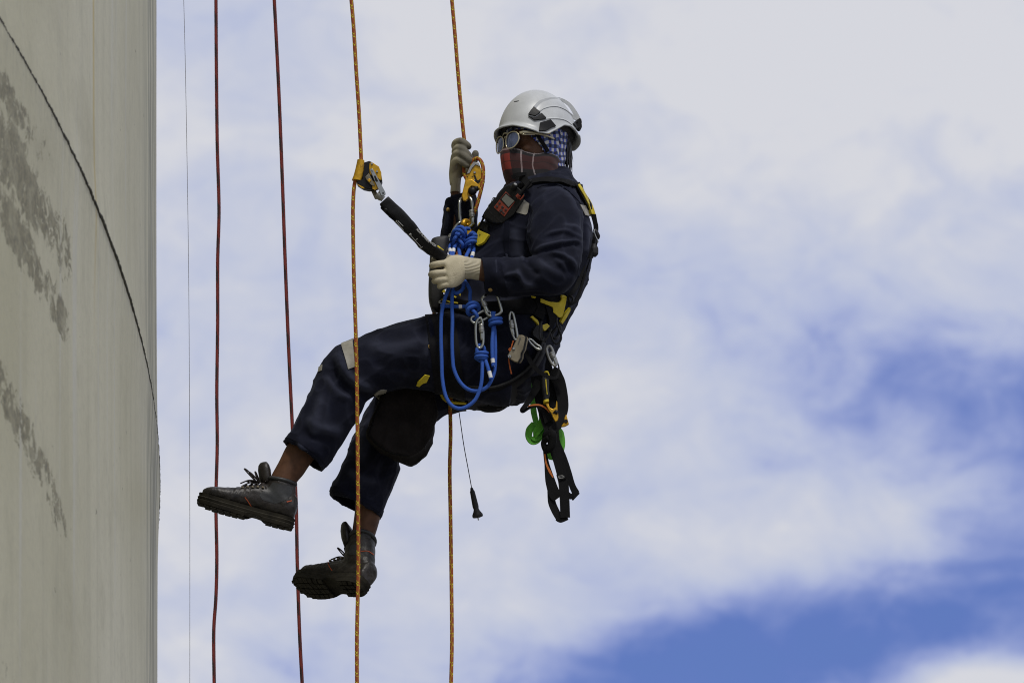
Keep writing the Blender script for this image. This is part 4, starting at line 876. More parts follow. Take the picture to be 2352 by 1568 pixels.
clip('clip', [(965, 570), (1110, 685), (1000, 765), (850, 728), (905, 640)]); clip('clip', [(850, 762), (1000, 790), (1125, 698), (1225, 800), (1205, 828), (980, 853)])
clip('clip', [(1095, 900), (1310, 835), (1425, 975), (1350, 1000), (1210, 1075), (1070, 1082)], th=.006)
clip('clip', [(1915, 800), (1945, 870), (1948, 1000), (1905, 1080), (1775, 920), (1850, 850)], th=.005)
clip('vent_slot', [(555, 452), (600, 440), (665, 433), (655, 448), (610, 462), (550, 468)], DKRUB, .0008)
wb = MB(); wc_, wnrm = cast(EB, *Z(8, (1262, 1042))); wc_ = wc_ - wnrm * .004; u1 = wnrm.orthogonal().normalized(); u2 = wnrm.cross(u1)
for k in range(24):
    pass
gear = [wc_ + (u1 * math.cos(2 * math.pi * k / 36) + u2 * math.sin(2 * math.pi * k / 36)) * (.0118 if k % 2 else .0098) - HU * .004 for k in range(36)]
wb.prism(gear, wnrm * .004); obj('adjust_wheel', wb, YEL, helmet, smooth=0)
HBV = BVHTree.FromPolygons([v.co.copy() for v in so.data.vertices], [tuple(p.vertices) for p in so.data.polygons])
obj('chin_strap', strip(HBV, Z(8, (1000, 1090), (1100, 1250), (1200, 1400), (1260, 1500)), 7.5, off=.003, thick=.002), BLACKWEB, helmet)
def text(name, body, p0, xdir, ydir, size, m, parent, thick=.0003):
    cu = bpy.data.curves.new('txt', 'FONT'); cu.body = body; cu.size = size; cu.extrude = thick; cu.align_x = 'CENTER'; cu.align_y = 'CENTER'
    o = bpy.data.objects.new('txt', cu); COL.objects.link(o); dg = bpy.context.evaluated_depsgraph_get(); me = bpy.data.meshes.new_from_object(o.evaluated_get(dg)); bpy.data.objects.remove(o)
    x = xdir.normalized(); z = x.cross(ydir).normalized(); y = z.cross(x); mt = Matrix((x, y, z)).transposed().to_4x4(); mt.translation = p0; me.transform(mt)
    return obj(name, me, m, parent, smooth=0, kind='stuff')
p_, n_ = cast(EB, *Z(8, (1922, 905))); text('lettering', 'PETZL', p_ + n_ * .0065, HU, -HL - HF * .3, .010, WHITEPL, helmet)

# sunglasses
glasses = thing('sunglasses', H(.108, 0, .0), 'clear framed aviator sunglasses with blue mirrored lenses on the worker', 'glasses')
FRM = mat('clear_gold_frame', (.50, .45, .30), .12, metal=.25, var=.1, spec=.8, coat=.5); LENS = mat('mirror_lens', (.22, .27, .52), .04, metal=.9, var=.05)
def lens_pts(s, grow=1.0):
    out = []
    for k in range(40):
        t = 2 * math.pi * k / 40; c, q = math.cos(t), math.sin(t); y = .027 * math.copysign(abs(c) ** .8, c); z = .0265 * math.copysign(abs(q) ** .85, q)
        if q < 0: y += -.004 * q * -1 * (1); y *= 1 - .12 * (-q)
        yy = .0335 + y * grow; zz = -.013 + z * grow; out.append(H(.122 - 1.6 * (yy - .012) ** 2 * 3, yy * s, zz))
    return out
for s in (-1, 1):
    mb = MB(); mb.tube(lens_pts(s), .0020, 8, closed=True); obj('frame', mb, FRM, glasses, smooth=180)
    lp = lens_pts(s, .98); c = sum(lp, Vector()) / len(lp) + HF * .003; mb = MB(); mb.rings([[c + (p - c) * k - HF * (.003 * k * k) for p in lp] for k in (.02, .35, .7, 1)], cap=False); mb.rings([[c + (p - c) * k - HF * (.003 * k * k + .002) for p in lp] for k in (.02, .35, .7, 1)], cap=False)
    obj('lens', mb, LENS, glasses, smooth=180)
    mb = MB(); mb.tube([Vector(q) for q in cr_spline([H(.108, .060 * s, .006), H(.095, .071 * s, .008), H(.07, .079 * s, .008), H(.03, .086 * s, .006), (H(-.005, .088 * s, .0))], 5)], [.003, .0035, .003, .002, .002], 8, flat=1.6, up=HU); obj('temple', mb, FRM, glasses, smooth=180)
    mb = MB(); mb.tube([Vector(q) for q in cr_spline([H(.104, .066 * s, .0), H(.085, .077 * s, .0), H(.065, .082 * s, .002)], 5)], .0014, 6, up=HU); obj('temple_bar', mb, FRM, glasses, smooth=180)
mb = MB(); mb.tube([H(.120, -.014, .014), H(.124, 0, .017), H(.120, .014, .014)], .0016, 8); obj('bridge', mb, FRM, glasses, smooth=180)
mb = MB(); mb.tube([H(.118, -.010, .002), H(.121, 0, .005), H(.118, .010, .002)], .0018, 8); obj('nose_bridge', mb, FRM, glasses, smooth=180)
# ------------------------------------------------------------------ main line and devices
rope('climbing_rope', [(1037, -10, .06), (1045, 80, .06), (1053, 180, .06), (1060, 260, .06), (1066, 318, .06), (1070, 345, .06), (1069, 370, .058), (1066, 385, .05), (1068, 404, .04), (1080, 420, .03), (1088, 408, .03), (1083, 386, .03), (1086, 370, .025), (1094, 364, .02), (1103, 368, .012),
     (1109, 382, .005), (1110, 404, 0), (1107, 427, -.004), (1101, 452, -.004), (1093, 480, 0), (1086, 496, .008), (1079, 509, .015), (1066, 540, .0), (1045, 600, -.02), (1015, 660, -.02), (997, 720, -.01), (996, 780, .0), (1010, 850, .01), (1034, 905, .01), (1034, 940, .01), (1035, 1000, .01), (1033, 1080, .01), (1035, 1200, .01), (1037, 1350, .01), (1038, 1470, .01), (1036, 1568, .01)],
     .0060, ORROPE, 'orange rope with yellow flecks held in the raised hand and looped over the descender', 'rope', .06, top=13.5, bottom=.0065)
GREYM = mat('grey_metal', (.30, .30, .28), .38, metal=.7, var=.15)
def bolt(parent, zz, y, r, m=STEEL, t=.004): obj('bolt', disc(*zz, y, r, t), m, parent)
# descender
dsc = thing('descender', P(1085, 430, 0), 'gold descender with silver cam plate and black handle on the main rope', 'descender')
back = Z(2, (1690, 475), (1640, 560), (1612, 640), (1592, 740), (1570, 830), (1556, 900), (1575, 948), (1610, 962), (1650, 930), (1720, 860), (1800, 790), (1850, 715), (1812, 640), (1803, 560), (1785, 505), (1740, 480))
obj('rear_plate', plate(back, .040, .005), GOLD, dsc, bevel=.001)
obj('side_plate', plate(back, .006, .005), GOLD, dsc, bevel=.0015)
obj('body_core', plate(Z(2, (1690, 500), (1640, 600), (1615, 750), (1600, 860), (1640, 900), (1740, 800), (1780, 640), (1770, 540)), .011, .028), BLACKPL, dsc)
obj('cam_plate', plate(Z(2, (1705, 462), (1662, 520), (1618, 616), (1660, 603), (1690, 540), (1732, 498), (1790, 522), (1770, 472)), .001, .006), GREYM, dsc, bevel=.001)
obj('cover_lobe', plate(Z(2, (1610, 705), (1640, 685), (1690, 682), (1745, 725), (1800, 770), (1770, 815), (1720, 770), (1680, 765), (1645, 800), (1632, 860), (1640, 920), (1610, 955), (1575, 945), (1560, 880), (1580, 790)), -.004, .010), GOLD, dsc, bevel=.002, bseg=3)
obj('slot', plate(Z(2, (1708, 632), (1728, 628), (1750, 690), (1768, 694), (1796, 668), (1790, 706), (1762, 734), (1738, 716)), .003, .003), BLACKPL, dsc)
mb = MB(); c = P(*Z(2, (1695, 830)), -.004); mb.ball(c, .0135, .010, .0135, 14); mb.ball(P(*Z(2, (1735, 800)), -.002), .010, .008, .009, 12); obj('handle', mb, BLACKPL, dsc, smooth=180)
for zz, r in ((Z(2, (1720, 600)), .0040), (Z(2, (1720, 700)), .0026)): bolt(dsc, zz, .004, r, STEEL, .005)
for zz in (Z(2, (1628, 653)), Z(2, (1690, 653))): bolt(dsc, zz, .006, .002, BLACKPL, .001)

def carab(pts, y, r, sleeve, label, sr_=None, m=STEEL, n=6):
    q = [tuple(p) if len(p) > 2 else tuple(p) + (y,) for p in pts]; S = path(q, n=n, closed=True); c = sum(S, Vector()) / len(S)
    t = thing('carabiner', c, label, 'carabiner', 'steel carabiners on the harness'); mb = MB(); mb.tube(S, r, 10, closed=True); obj('body', mb, m, t, smooth=180)
    if sleeve:
        a, b = [P(*(tuple(s) if len(s) > 2 else tuple(s) + (y,))) for s in sleeve]; R = sr_ or r * 1.65; mb = MB()
        mb.lathe(a, b, [(0, r * 1.15), (.02, R * .85), (.1, R), (.28, R), (.3, R * .9), (.42, R * .9), (.45, R * 1.06), (.72, R * 1.06), (.75, R * .92), (.9, R * .92), (1, r * 1.1)], 14); obj('gate_sleeve', mb, GREYM, t, smooth=30)
        d = (b - a).normalized(); mb = MB(); mb.lathe(b + d * .001, b + d * .022, [(0, r * 1.2), (.7, r * 1.25), (1, r * .9)], 10); obj('gate', mb, STEEL, t, smooth=30)
    return t
carab(Z(2, (1600, 905, .012), (1550, 925, .005), (1531, 975), (1532, 1080), (1540, 1190), (1562, 1255), (1620, 1290), (1675, 1265), (1705, 1200), (1703, 1120), (1692, 1040), (1683, 960), (1655, 905, .0)), -.006, .0046, Z(2, (1680, 1065), (1692, 1165)), 'large steel screw gate carabiner hanging from the gold descender', .0085)
carab(Z(10, (1100, 190, -.03), (1000, 212), (905, 290), (830, 400), (765, 535), (700, 680), (715, 760), (800, 720), (900, 560), (1040, 380), (1130, 260)), -.045, .0046, Z(10, (752, 560), (705, 672)), 'steel carabiner half hidden behind the large blue knot', .0080)
sw = thing('swivel_link', P(*Z(10, (1150, 260)), -.04), 'gold anodised link joining the large carabiner to the blue knots', 'link')
mb = MB(); mb.tube(path(Z(10, (1105, 350, -.05), (1095, 250, -.055), (1130, 180, -.05), (1200, 175, -.04), (1245, 225, -.03), (1190, 300, -.045)), n=6), [.006, .008, .008, .0075, .007, .006], 12); obj('ring', mb, GOLD, sw, smooth=180)
obj('plate', plate(Z(10, (1150, 420), (1240, 330), (1310, 380), (1330, 470), (1250, 620), (1160, 560)), -.03, .006), GOLD, sw, bevel=.001)
# rope grab
rg = thing('rope_grab', P(840, 410, -.36), 'gold and black mobile fall arrester clamped on the orange rope', 'rope grab')
gm_ = MB(); rs = []
for (x1, y1, x2, y2) in [Z(2, (248, 440))+Z(2, (338, 452)), Z(2, (240, 480))+Z(2, (340, 500)), Z(2, (222, 560))+Z(2, (336, 580)), Z(2, (200, 640))+Z(2, (318, 655)), Z(2, (180, 690))+Z(2, (300, 705))]:
    rs.append(ring_at((x1, y1, x2, y2, -.362, .013), 20, 0, 3.0))
gm_.rings(rs); obj('rope_channel', gm_, GOLD, rg, smooth=50)
obj('housing', plate(Z(2, (330, 470), (400, 447), (460, 480), (545, 580), (562, 700), (535, 770), (470, 800), (400, 806), (330, 792), (250, 742), (240, 700), (310, 680)), -.372, .030), BLACKPL, rg, bevel=.003, bseg=3)
obj('side_plate', plate(Z(2, (402, 480), (432, 467), (520, 522), (550, 600), (554, 690), (528, 690), (480, 640), (405, 622), (398, 540)), -.376, .003), GOLD, rg, bevel=.0008)
obj('side_plate', plate(Z(2, (235, 735), (320, 775), (340, 795), (300, 790)), -.376, .003), GOLD, rg); obj('side_plate', plate(Z(2, (430, 700), (545, 740), (548, 775), (470, 815), (440, 800)), -.375, .002), GOLD, rg)
obj('lever', plate(Z(2, (348, 652), (392, 602), (470, 752), (462, 768), (425, 752), (372, 705)), -.379, .003), STEELB, rg, bevel=.0006); obj('push_button', plate(Z(2, (372, 690), (396, 668), (424, 690), (400, 722)), -.383, .004), GOLD, rg, bevel=.001)
obj('arm', plate(Z(2, (405, 562), (418, 546), (436, 544), (455, 570), (600, 842), (604, 872), (570, 892), (545, 880)), -.385, .003), STEEL, rg, bevel=.001); obj('arm_slot', plate(Z(2, (456, 640), (474, 634), (508, 700), (496, 718), (474, 700)), -.3858, .0006), BLACKPL, rg)
obj('arm', plate(Z(2, (415, 812), (472, 800), (500, 860), (510, 930), (470, 930)), -.350, .003), STEELB, rg, bevel=.001)
for zz, r in ((Z(2, (430, 490)), .0035), (Z(2, (497, 588)), .0035), (Z(2, (435, 573)), .0030), (Z(2, (572, 857)), .0042), (Z(2, (370, 648)), .002)): bolt(rg, zz, -.378 if r > .0031 else -.385, r, STEEL, .005 if r > .004 else .004)
mb = MB(); mb.lathe(P(*Z(2, (495, 862)), -.372), P(*Z(2, (575, 930)), -.368), [(0, .009), (.15, .0125), (.7, .0125), (.85, .010), (1, .010)], 18); obj('shackle', mb, GREYM, rg, smooth=40)
bolt(rg, Z(2, (572, 857)), -.384, .0024, BLACKPL, .006)
text('lettering', 'UP', P(*Z(2, (312, 512)), -.3775), Vector((1, 0, -.05)), Vector((0, 0, 1)), .010, mat('etched', (.2, .1, .01), .6), rg)
# energy absorber lanyard
ab = thing('energy_absorber', P(990, 570, -.28), 'black padded energy absorber lanyard running from rope grab to the gloved hand', 'lanyard')
AB = [(893, 452, 872, 470, -.362, .010), (897, 456, 875, 476, -.36, .013), (918, 476, 892, 494, -.35, .015), (945, 505, 917, 519, -.335, .015), (978, 546, 942, 545, -.312, .015), (1000, 566, 970, 575, -.288, .014), (1024, 583, 1000, 594, -.265, .012), (1040, 600, 1020, 612, -.262, .010)]
am = loft(AB, n=26, power=3.2); am_me = am.mesh('cover')
v = getv(am_me); nn_ = None
am_me.update(); nn_ = getn(am_me); setv(am_me, v + nn_ * np.array([.0022 * noise.noise(Vector(p) * 38) + .0012 * noise.noise(Vector(p) * 80) for p in v])[:, None])
obj('cover', am_me, mat('black_nylon', (.006, .006, .0065), .5, spec=.25, var=.2, vscale=40, bump=.3, bscale=250), ab, smooth=180); AV = bvh_of(am_me)
obj('flap', patch(AV, Z(2, (560, 1000), (640, 1090), (740, 1180)), Z(2, (545, 1040), (620, 1115), (720, 1205)), thick=.002, nu=12), BLACKWEB, ab)
p_, n_ = cast(AV, *Z(2, (606, 1066))); mb = MB(); mb.lathe(p_, p_ + n_ * .004, [(0, .0062), (.6, .0062), (1, .005)]); obj('snap', mb, DKRUB, ab)
obj('yellow_edge', strip(AV, Z(2, (1255, 1515), (1300, 1548), (1330, 1568)), 2, thick=.001), YEL, ab)
def lab_text(s, a, b, size, up):
    pa, na = cast(AV, *a); pb, nb_ = cast(AV, *b); x = pb - pa; yv = na.cross(x) * up; return text('lettering', s, (pa + pb) / 2 + (na + nb_).normalized() * .0022, x, yv, size, WHITEPL, ab)
lab_text("ASAP'SORBER", Z(2, (1005, 1320)), Z(2, (1130, 1450)), .0095, 1); lab_text('AXESS', Z(2, (1150, 1465)), Z(2, (1225, 1520)), .0095, 1)
for a, b, w in (((735, 1205), (830, 1320), .9), ((915, 1380), (1050, 1530), .9), ((900, 1375), (925, 1358), 1.0), ((980, 1440), (1005, 1425), 1.2), ((755, 1200), (825, 1268), 1.0), ((1040, 1545), (1068, 1528), 1.0), ((745, 1195), (730, 1215), 1.0)): obj('printed_line', strip(AV, Z(2, a, b), w, off=0, thick=.0008, nu=8, nv=1), WHITEPL, ab)
p_, n_ = cast(AV, *Z(2, (915, 1370))); mb = MB(); o1 = n_.orthogonal().normalized(); o2 = n_.cross(o1); mb.tube([p_ + n_ * .001 + (o1 * math.cos(a) + o2 * math.sin(a)) * .003 for a in np.linspace(0, 2 * math.pi, 13)[:-1]], .0008, 6, closed=True); obj('printed_ring', mb, WHITEPL, ab)

# ------------------------------------------------------------------ blue ropes
def blue(root, pts, y, n=8, r=.0058): mb = MB(); mb.tube(path(pts, y, n), r, 12); return obj('strand', mb, BLUEROPE, root, smooth=180)
def whip(root, a, b, y=0, r=.0064):
    a = a if len(a) > 2 else a + (y,); b = b if len(b) > 2 else b + (y,); mb = MB(); mb.lathe(P(*a), P(*b), [(0, r), (1, r)], 12); return obj('end_label', mb, WHITEPL, root, smooth=60)
def coil(root, zc_, R, axis, y, turns=2, sep_=.0112, r=.0058):
    """wraps of a barrel knot"""
    c = P(*zc_, y); ax = axis.normalized(); u = Vector((0, 1, 0)); u = (u - ax * u.dot(ax)).normalized(); w = ax.cross(u); mb = MB(); pts = []
    for k in range(turns * 20 + 1):
        a = 2 * math.pi * k / 20; pts.append(c + (u * math.cos(a) * .95 + w * math.sin(a)) * R + ax * (sep_ * (k / 20 - turns / 2)))
    mb.tube(pts, r, 12); return obj('knot_wrap', mb, BLUEROPE, root, smooth=180)
KA = thing('knotted_lanyard', P(1055, 560, -.1), 'blue rope tied in the larger knot, its long loop hanging lowest over the thigh', 'lanyard')
K = lambda *p: Z(10, *p)
blue(KA, K((880, 410, -.115), (960, 348, -.125), (1060, 352, -.13), (1130, 430, -.132), (1150, 540, -.125), (1120, 640, -.10)), 0)
blue(KA, K((780, 600, -.12), (815, 480, -.138), (900, 425, -.146), (1000, 445, -.148), (1075, 525, -.142), (1112, 640, -.12), (1110, 700, -.1)), 0)
blue(KA, K((755, 760, -.105), (775, 620, -.118), (850, 545, -.125), (930, 505, -.115)), 0)
blue(KA, K((790, 900, -.11), (815, 740, -.132), (880, 625, -.138), (975, 535, -.12)), 0)
blue(KA, K((970, 630, -.11), (1060, 650, -.122), (1110, 720, -.122), (1125, 800, -.105)), 0)
blue(KA, K((895, 700, -.105), (975, 725, -.130), (1055, 820, -.136), (1065, 920, -.126), (1030, 985, -.10)), 0)
blue(KA, K((760, 820, -.11), (700, 890, -.118), (695, 950, -.12), (730, 1080, -.15), (760, 1300, -.23)), 0)
blue(KA, K((950, 790, -.11), (850, 890, -.128), (815, 1000, -.135), (800, 1100, -.16), (790, 1300, -.23)), 0)
blue(KA, K((950, 800, -.10), (958, 950, -.12), (985, 1100, -.15), (1000, 1300, -.22)), 0)
blue(KA, K((1110, 410, -.09), (1180, 385, -.085), (1265, 400, -.075)), 0)
whip(KA, K((712, 985))+(-.126,), K((726, 1075))+(-.148,)); whip(KA, K((815, 985))+(-.134,), K((800, 1078))+(-.155,))
blue(KA, Z(4, (330, 330, -.25), (300, 430, -.262), (268, 520, -.265), (243, 640, -.262), (238, 800, -.26), (243, 1000, -.26), (250, 1180, -.26), (275, 1315, -.262), (320, 1395, -.262), (380, 1427, -.26), (450, 1415, -.26), (520, 1360, -.262), (563, 1270, -.266), (580, 1180, -.268), (584, 1060, -.265), (580, 1000, -.258)), 0)
coil(KA, Z(4, (577, 985)), .0165, Vector((.12, 0, 1)), -.258, 2)
coil(KA, Z(4, (580, 1012)), .0125, Vector((.3, 0, 1)), -.258, 1)
blue(KA, Z(4, (545, 985, -.262), (540, 940, -.266), (552, 905, -.262), (575, 900, -.256), (598, 925, -.256), (605, 985, -.25)), 0)
blue(KA, Z(4, (600, 1000, -.258), (622, 1060, -.268), (640, 1120, -.27), (656, 1185, -.27)), 0); whip(KA, Z(4, (641, 1118))+(-.2702,), Z(4, (655, 1172))+(-.2702,))
KB = thing('knotted_lanyard', P(1080, 560, -.1), 'blue rope tied in the smaller knot beside the yellow chest buckle', 'lanyard')
blue(KB, K((1240, 660, -.105), (1285, 560, -.12), (1350, 508, -.125), (1425, 545, -.11)), 0); blue(KB, K((1330, 650, -.11), (1385, 572, -.125), (1445, 575, -.122), (1470, 640, -.1)), 0)
blue(KB, K((1150, 900, -.11), (1165, 770, -.125), (1260, 690, -.136), (1370, 650, -.136), (1475, 665, -.115)), 0); blue(KB, K((1190, 970, -.105), (1160, 870, -.130), (1250, 775, -.142), (1370, 742, -.142), (1475, 775, -.115)), 0)
blue(KB, K((1290, 860, -.11), (1275, 950, -.128), (1240, 1040, -.14), (1180, 1160, -.16), (1150, 1300, -.22)), 0); blue(KB, K((1370, 820, -.105), (1390, 950, -.122), (1370, 1080, -.14), (1335, 1200, -.165), (1300, 1350, -.22)), 0); blue(KB, K((1150, 595, -.09), (1255, 605, -.1)), 0)
whip(KB, K((1368, 1090))+(-.142,), K((1338, 1195))+(-.164,))
blue(KB, Z(4, (350, 330, -.25), (335, 430, -.256), (330, 560, -.258), (334, 700, -.258), (331, 850, -.258), (335, 1000, -.258), (347, 1100, -.258), (392, 1200, -.258), (460, 1265, -.256), (540, 1283, -.25), (620, 1250, -.254), (668, 1172, -.256), (690, 1080, -.256), (692, 900, -.256), (686, 760, -.255)), 0)
coil(KB, Z(4, (694, 704)), .0175, Vector((-.08, 0, 1)), -.262, 2)
blue(KB, Z(4, (683, 720, -.268), (675, 660, -.275), (676, 618, -.278)), 0, r=.0072); blue(KB, Z(4, (678, 740, -.262), (667, 860, -.266), (668, 980, -.268), (676, 1078, -.268)), 0); whip(KB, Z(4, (669, 1012))+(-.2682,), Z(4, (674, 1048))+(-.2682,))
KC = thing('knotted_lanyard', P(1070, 690, -.24), 'short blue rope tied to the tilted steel carabiner at the waist', 'lanyard')
Q = lambda *p: Z(9, *p)
blue(KC, Q((560, 330, -.24), (590, 440, -.252), (660, 480, -.258), (745, 440, -.255), (795, 370, -.25), (810, 250, -.235)), 0); blue(KC, Q((830, 230, -.235), (900, 330, -.25), (945, 440, -.252), (940, 560, -.252), (945, 700, -.25)), 0)
blue(KC, Q((330, 735, -.235), (440, 755, -.24), (650, 765, -.242), (890, 760, -.24)), 0); whip(KC, Q((705, 765))+(-.2418,), Q((775, 763))+(-.2418,))
blue(KC, Q((895, 850, -.245), (880, 760, -.256), (960, 690, -.264), (1060, 690, -.262), (1120, 750, -.256), (1115, 860, -.248), (1060, 920, -.24)), 0, r=.0062); blue(KC, Q((930, 935, -.245), (890, 880, -.262), (930, 790, -.272), (1040, 750, -.268), (1090, 780, -.25)), 0, r=.0062)
blue(KC, Q((980, 830, -.262), (1050, 890, -.272), (1090, 970, -.27), (1060, 1030, -.258), (1010, 1010, -.245), (985, 930, -.24)), 0)
C4 = carab(Q((985, 985), (968, 1050), (1030, 1105), (1120, 1095), (1250, 1030), (1340, 970), (1370, 900), (1310, 850), (1220, 855), (1120, 910), (1040, 965)), -.262, .0044, None, 'plain steel carabiner lying tilted between the other carabiners at the waist')
carab(Q((1245, 545), (1195, 605), (1222, 700), (1262, 820), (1290, 905), (1370, 960), (1500, 940), (1592, 870), (1580, 760), (1545, 640), (1505, 530), (1440, 490, -.25), (1320, 500, -.25)), -.275, .0050, Q((1212, 650), (1262, 760)), 'wide D shaped steel carabiner hanging just below the sleeve cuff', .0085)
carab(Z(4, (560, 672), (533, 715), (529, 800), (537, 895), (563, 925), (588, 895), (592, 820), (588, 750), (580, 690)), -.268, .0048, Z(4, (575, 722), (578, 800)), 'upright steel carabiner holding the lowest blue knot', .0085)
carab(Z(4, (825, 622), (811, 660), (815, 725), (832, 795), (858, 852), (878, 848), (870, 780), (856, 705), (842, 640)), -.25, .0042, Z(4, (823, 690), (835, 765)), 'slim steel carabiner above the metal rope clamp', .0075)
carab(Z(12, (655, 1045), (612, 1095), (635, 1200), (690, 1330), (760, 1400), (787, 1330), (745, 1210), (700, 1085)), -.19, .0046, Z(12, (692, 1155), (738, 1260)), 'dark shaded steel carabiner carrying the ascender straps', .0085, m=GREYM)
carab(Z(12, (285, 930), (330, 1000), (430, 1090), (500, 1105), (495, 1060), (420, 1010), (340, 935)), -.235, .0040, None, 'flat steel carabiner clipped behind the metal rope clamp')
# rope clamp
cl = thing('rope_clamp', P(*Z(4, (870, 930)), -.27), 'tapered metal rope clamp stamped with an arrow, hanging at the hip', 'rope clamp')
fp = Z(4, (888, 812), (925, 815), (945, 830), (925, 930), (905, 965), (903, 1000), (880, 1042), (850, 1035), (803, 1005), (792, 985), (835, 920), (870, 850)); obj('plate', plate(fp, -.285, .010), STEELB, cl, bevel=.0018, bseg=2)
obj('plate', plate([(x + 7, y + 2) for x, y in fp], -.262, .008), STEELB, cl, bevel=.003, bseg=3); obj('core', plate([(x + 4, y + 1) for x, y in fp], -.274, .011), BLACKPL, cl)
DK = mat('engraving', (.06, .055, .045), .7)
obj('arrow', plate(Z(4, (878, 893), (893, 848), (888, 846), (903, 832), (910, 856), (904, 852), (889, 897)), -.2856, .0006), DK, cl)
for zz, r in ((Z(4, (812, 995)), .0058), (Z(4, (846, 930)), .0045)): bolt(cl, zz, -.285, r, STEEL, .005)
bolt(cl, Z(4, (812, 995)), -.2895, .0025, DK, .001)
mb = MB(); mb.tube(path(Z(4, (843, 862), (832, 900), (818, 945), (806, 935), (822, 930), (806, 1000), (811, 1060), (818, 1100), (827, 1140)), -.262, 6), .0021, 8); obj('cord', mb, ORCORD, label='frayed orange cord dangling behind the metal rope clamp', cat='cord', smooth=180)
# ------------------------------------------------------------------ harness
hn = thing('harness', P(1180, 720, 0), 'black full body harness with yellow edging and a curved padded seat', 'harness')
PAD = mat('seat_pad', (.0075, .0075, .009), .65, var=.25, vscale=25, bump=.3, bscale=200, spec=.08)
def h(name, g, m=BLACKWEB, **k): return obj(name, g, m, hn, **k)
h('shoulder_strap', strip(CB, Z(3, (1000, 330), (1080, 280), (1160, 240), (1280, 205), (1430, 192), (1560, 205), (1690, 245)), 9.5, off=.002, thick=.006, nv=4)); h('strap_edge', strip(CB, Z(3, (1160, 262), (1280, 225), (1430, 211), (1560, 222), (1680, 262)), 3, off=.006, thick=.004, nv=2))
h('back_strap', patch(CB, Z(11, (375, 150), (430, 250), (490, 360), (545, 470)), Z(11, (420, 138), (470, 230), (520, 330), (575, 470)), off=.002, thick=.006, nu=16)); h('back_edging', patch(CB, Z(11, (400, 172), (455, 265), (505, 370), (535, 465)), Z(11, (420, 165), (480, 265), (540, 370), (572, 470)), off=.006, thick=.005, nu=16), YEL)
mb = MB(); mb.tube(path(Z(11, (452, 150, -.02), (462, 220, -.02), (500, 300, -.02), (545, 350, -.02), (562, 410, -.02)), n=6), [.006, .008, .007, .006, .004], 10, flat=.6); h('dorsal_plate', mb, BLACKPL, smooth=180)
h('back_strap', patch(CB, Z(11, (555, 470), (575, 540), (585, 620), (560, 800), (520, 920)), Z(11, (580, 470), (592, 540), (605, 620), (590, 800), (550, 920)), off=.004, thick=.006, nu=20))
mb = MB(); mb.tube(path(Z(11, (592, 620, -.02), (612, 650, -.02), (632, 690, -.02), (628, 720, -.02)), n=5), [.005, .007, .007, .005], 10); h('buckle', mb, BLACKPL, smooth=180)
mb = MB(); mb.tube(path(Z(11, (590, 625, -.05), (602, 680, -.05), (630, 740, -.05), (628, 760, -.05)), n=5), .0022, 8); h('buckle_bar', mb, STEEL, smooth=180)
mb = MB(); mb.tube(path(Z(11, (592, 775, -.06), (598, 820, -.06), (596, 870, -.06), (588, 905, -.06)), n=6), [.006, .012, .0125, .006], 12, flat=.7); h('pad_loop', mb, DKRUB, smooth=180)
h('back_strap', ribbon(Z(11, (560, 840, -.05), (530, 960, -.06), (505, 1050, -.07), (470, 1180, -.08), (435, 1290, -.09), (390, 1375, -.1), (320, 1400, -.11)), [6, 6, 6, 6, 7, 9, 11])); h('back_strap', ribbon(Z(11, (500, 940, -.08), (470, 1050, -.09), (430, 1170, -.1), (380, 1260, -.12), (330, 1310, -.13)), [9, 9, 9, 9, 9]))
obj('reflective_stripe', sheet([(*Z(11, (445, 1020)), -.075), (*Z(11, (430, 1180)), -.085)], [(*Z(11, (492, 1060)), -.072), (*Z(11, (440, 1180)), -.084)], .002), REFL, coverall)
mb = MB(); mb.tube(path(Z(11, (335, 1320, -.125), (365, 1330, -.125), (370, 1370, -.125), (345, 1385, -.125), (330, 1350, -.125)), n=5, closed=True), .0035, 8, closed=True); h('buckle', mb, BLACKPL, smooth=180)
# waist belt and its yellow pads
h('waist_belt', patch(CB, Z(4, (240, 470), (500, 540), (800, 530), (1100, 500), (1290, 480)), Z(4, (240, 560), (500, 640), (800, 640), (1050, 640), (1240, 640)), off=.002, thick=.007, nu=40, nv=8), PAD)
WB = Z(12, (470, 262), (480, 195), (650, 248), (760, 265), (805, 255), (832, 215), (848, 122), (905, 124), (927, 150), (910, 280), (862, 450), (835, 505), (790, 527), (690, 430), (690, 345), (650, 325))
h('hip_pad', poly_patch(CB, WB, off=.008, thick=.006), YEL, smooth=50, bevel=.001); h('hip_pad', poly_patch(CB, Z(12, (320, 170), (412, 180), (395, 212), (345, 200)), off=.008, thick=.004), YEL)
h('hip_pad', poly_patch(CB, Z(12, (990, 350), (985, 410), (930, 520), (845, 635), (822, 590), (880, 480)), off=.006, thick=.006), YEL, smooth=50)
h('hip_pad', poly_patch(CB, Z(12, (310, 525), (345, 512), (435, 595), (452, 655), (445, 685), (400, 625)), off=.004, thick=.004), YEL); h('hip_pad', poly_patch(CB, Z(12, (488, 740), (495, 690), (570, 655), (615, 702), (545, 785), (520, 782)), off=.010, thick=.005), YEL)
h('hip_strap', patch(CB, Z(12, (380, 210), (420, 350), (350, 480)), Z(12, (470, 240), (560, 400), (520, 600)), off=.004, thick=.007, nu=14), BLACKWEB); h('hip_strap', patch(CB, Z(12, (560, 330), (600, 480), (620, 620), (560, 760)), Z(12, (680, 350), (760, 520), (700, 650), (640, 800)), off=.006, thick=.007, nu=14), PAD)
h('hip_strap', patch(CB, Z(12, (320, 790), (400, 690), (480, 690)), Z(12, (330, 880), (480, 1000), (490, 1050)), off=.010, thick=.010, nu=12), DKRUB)
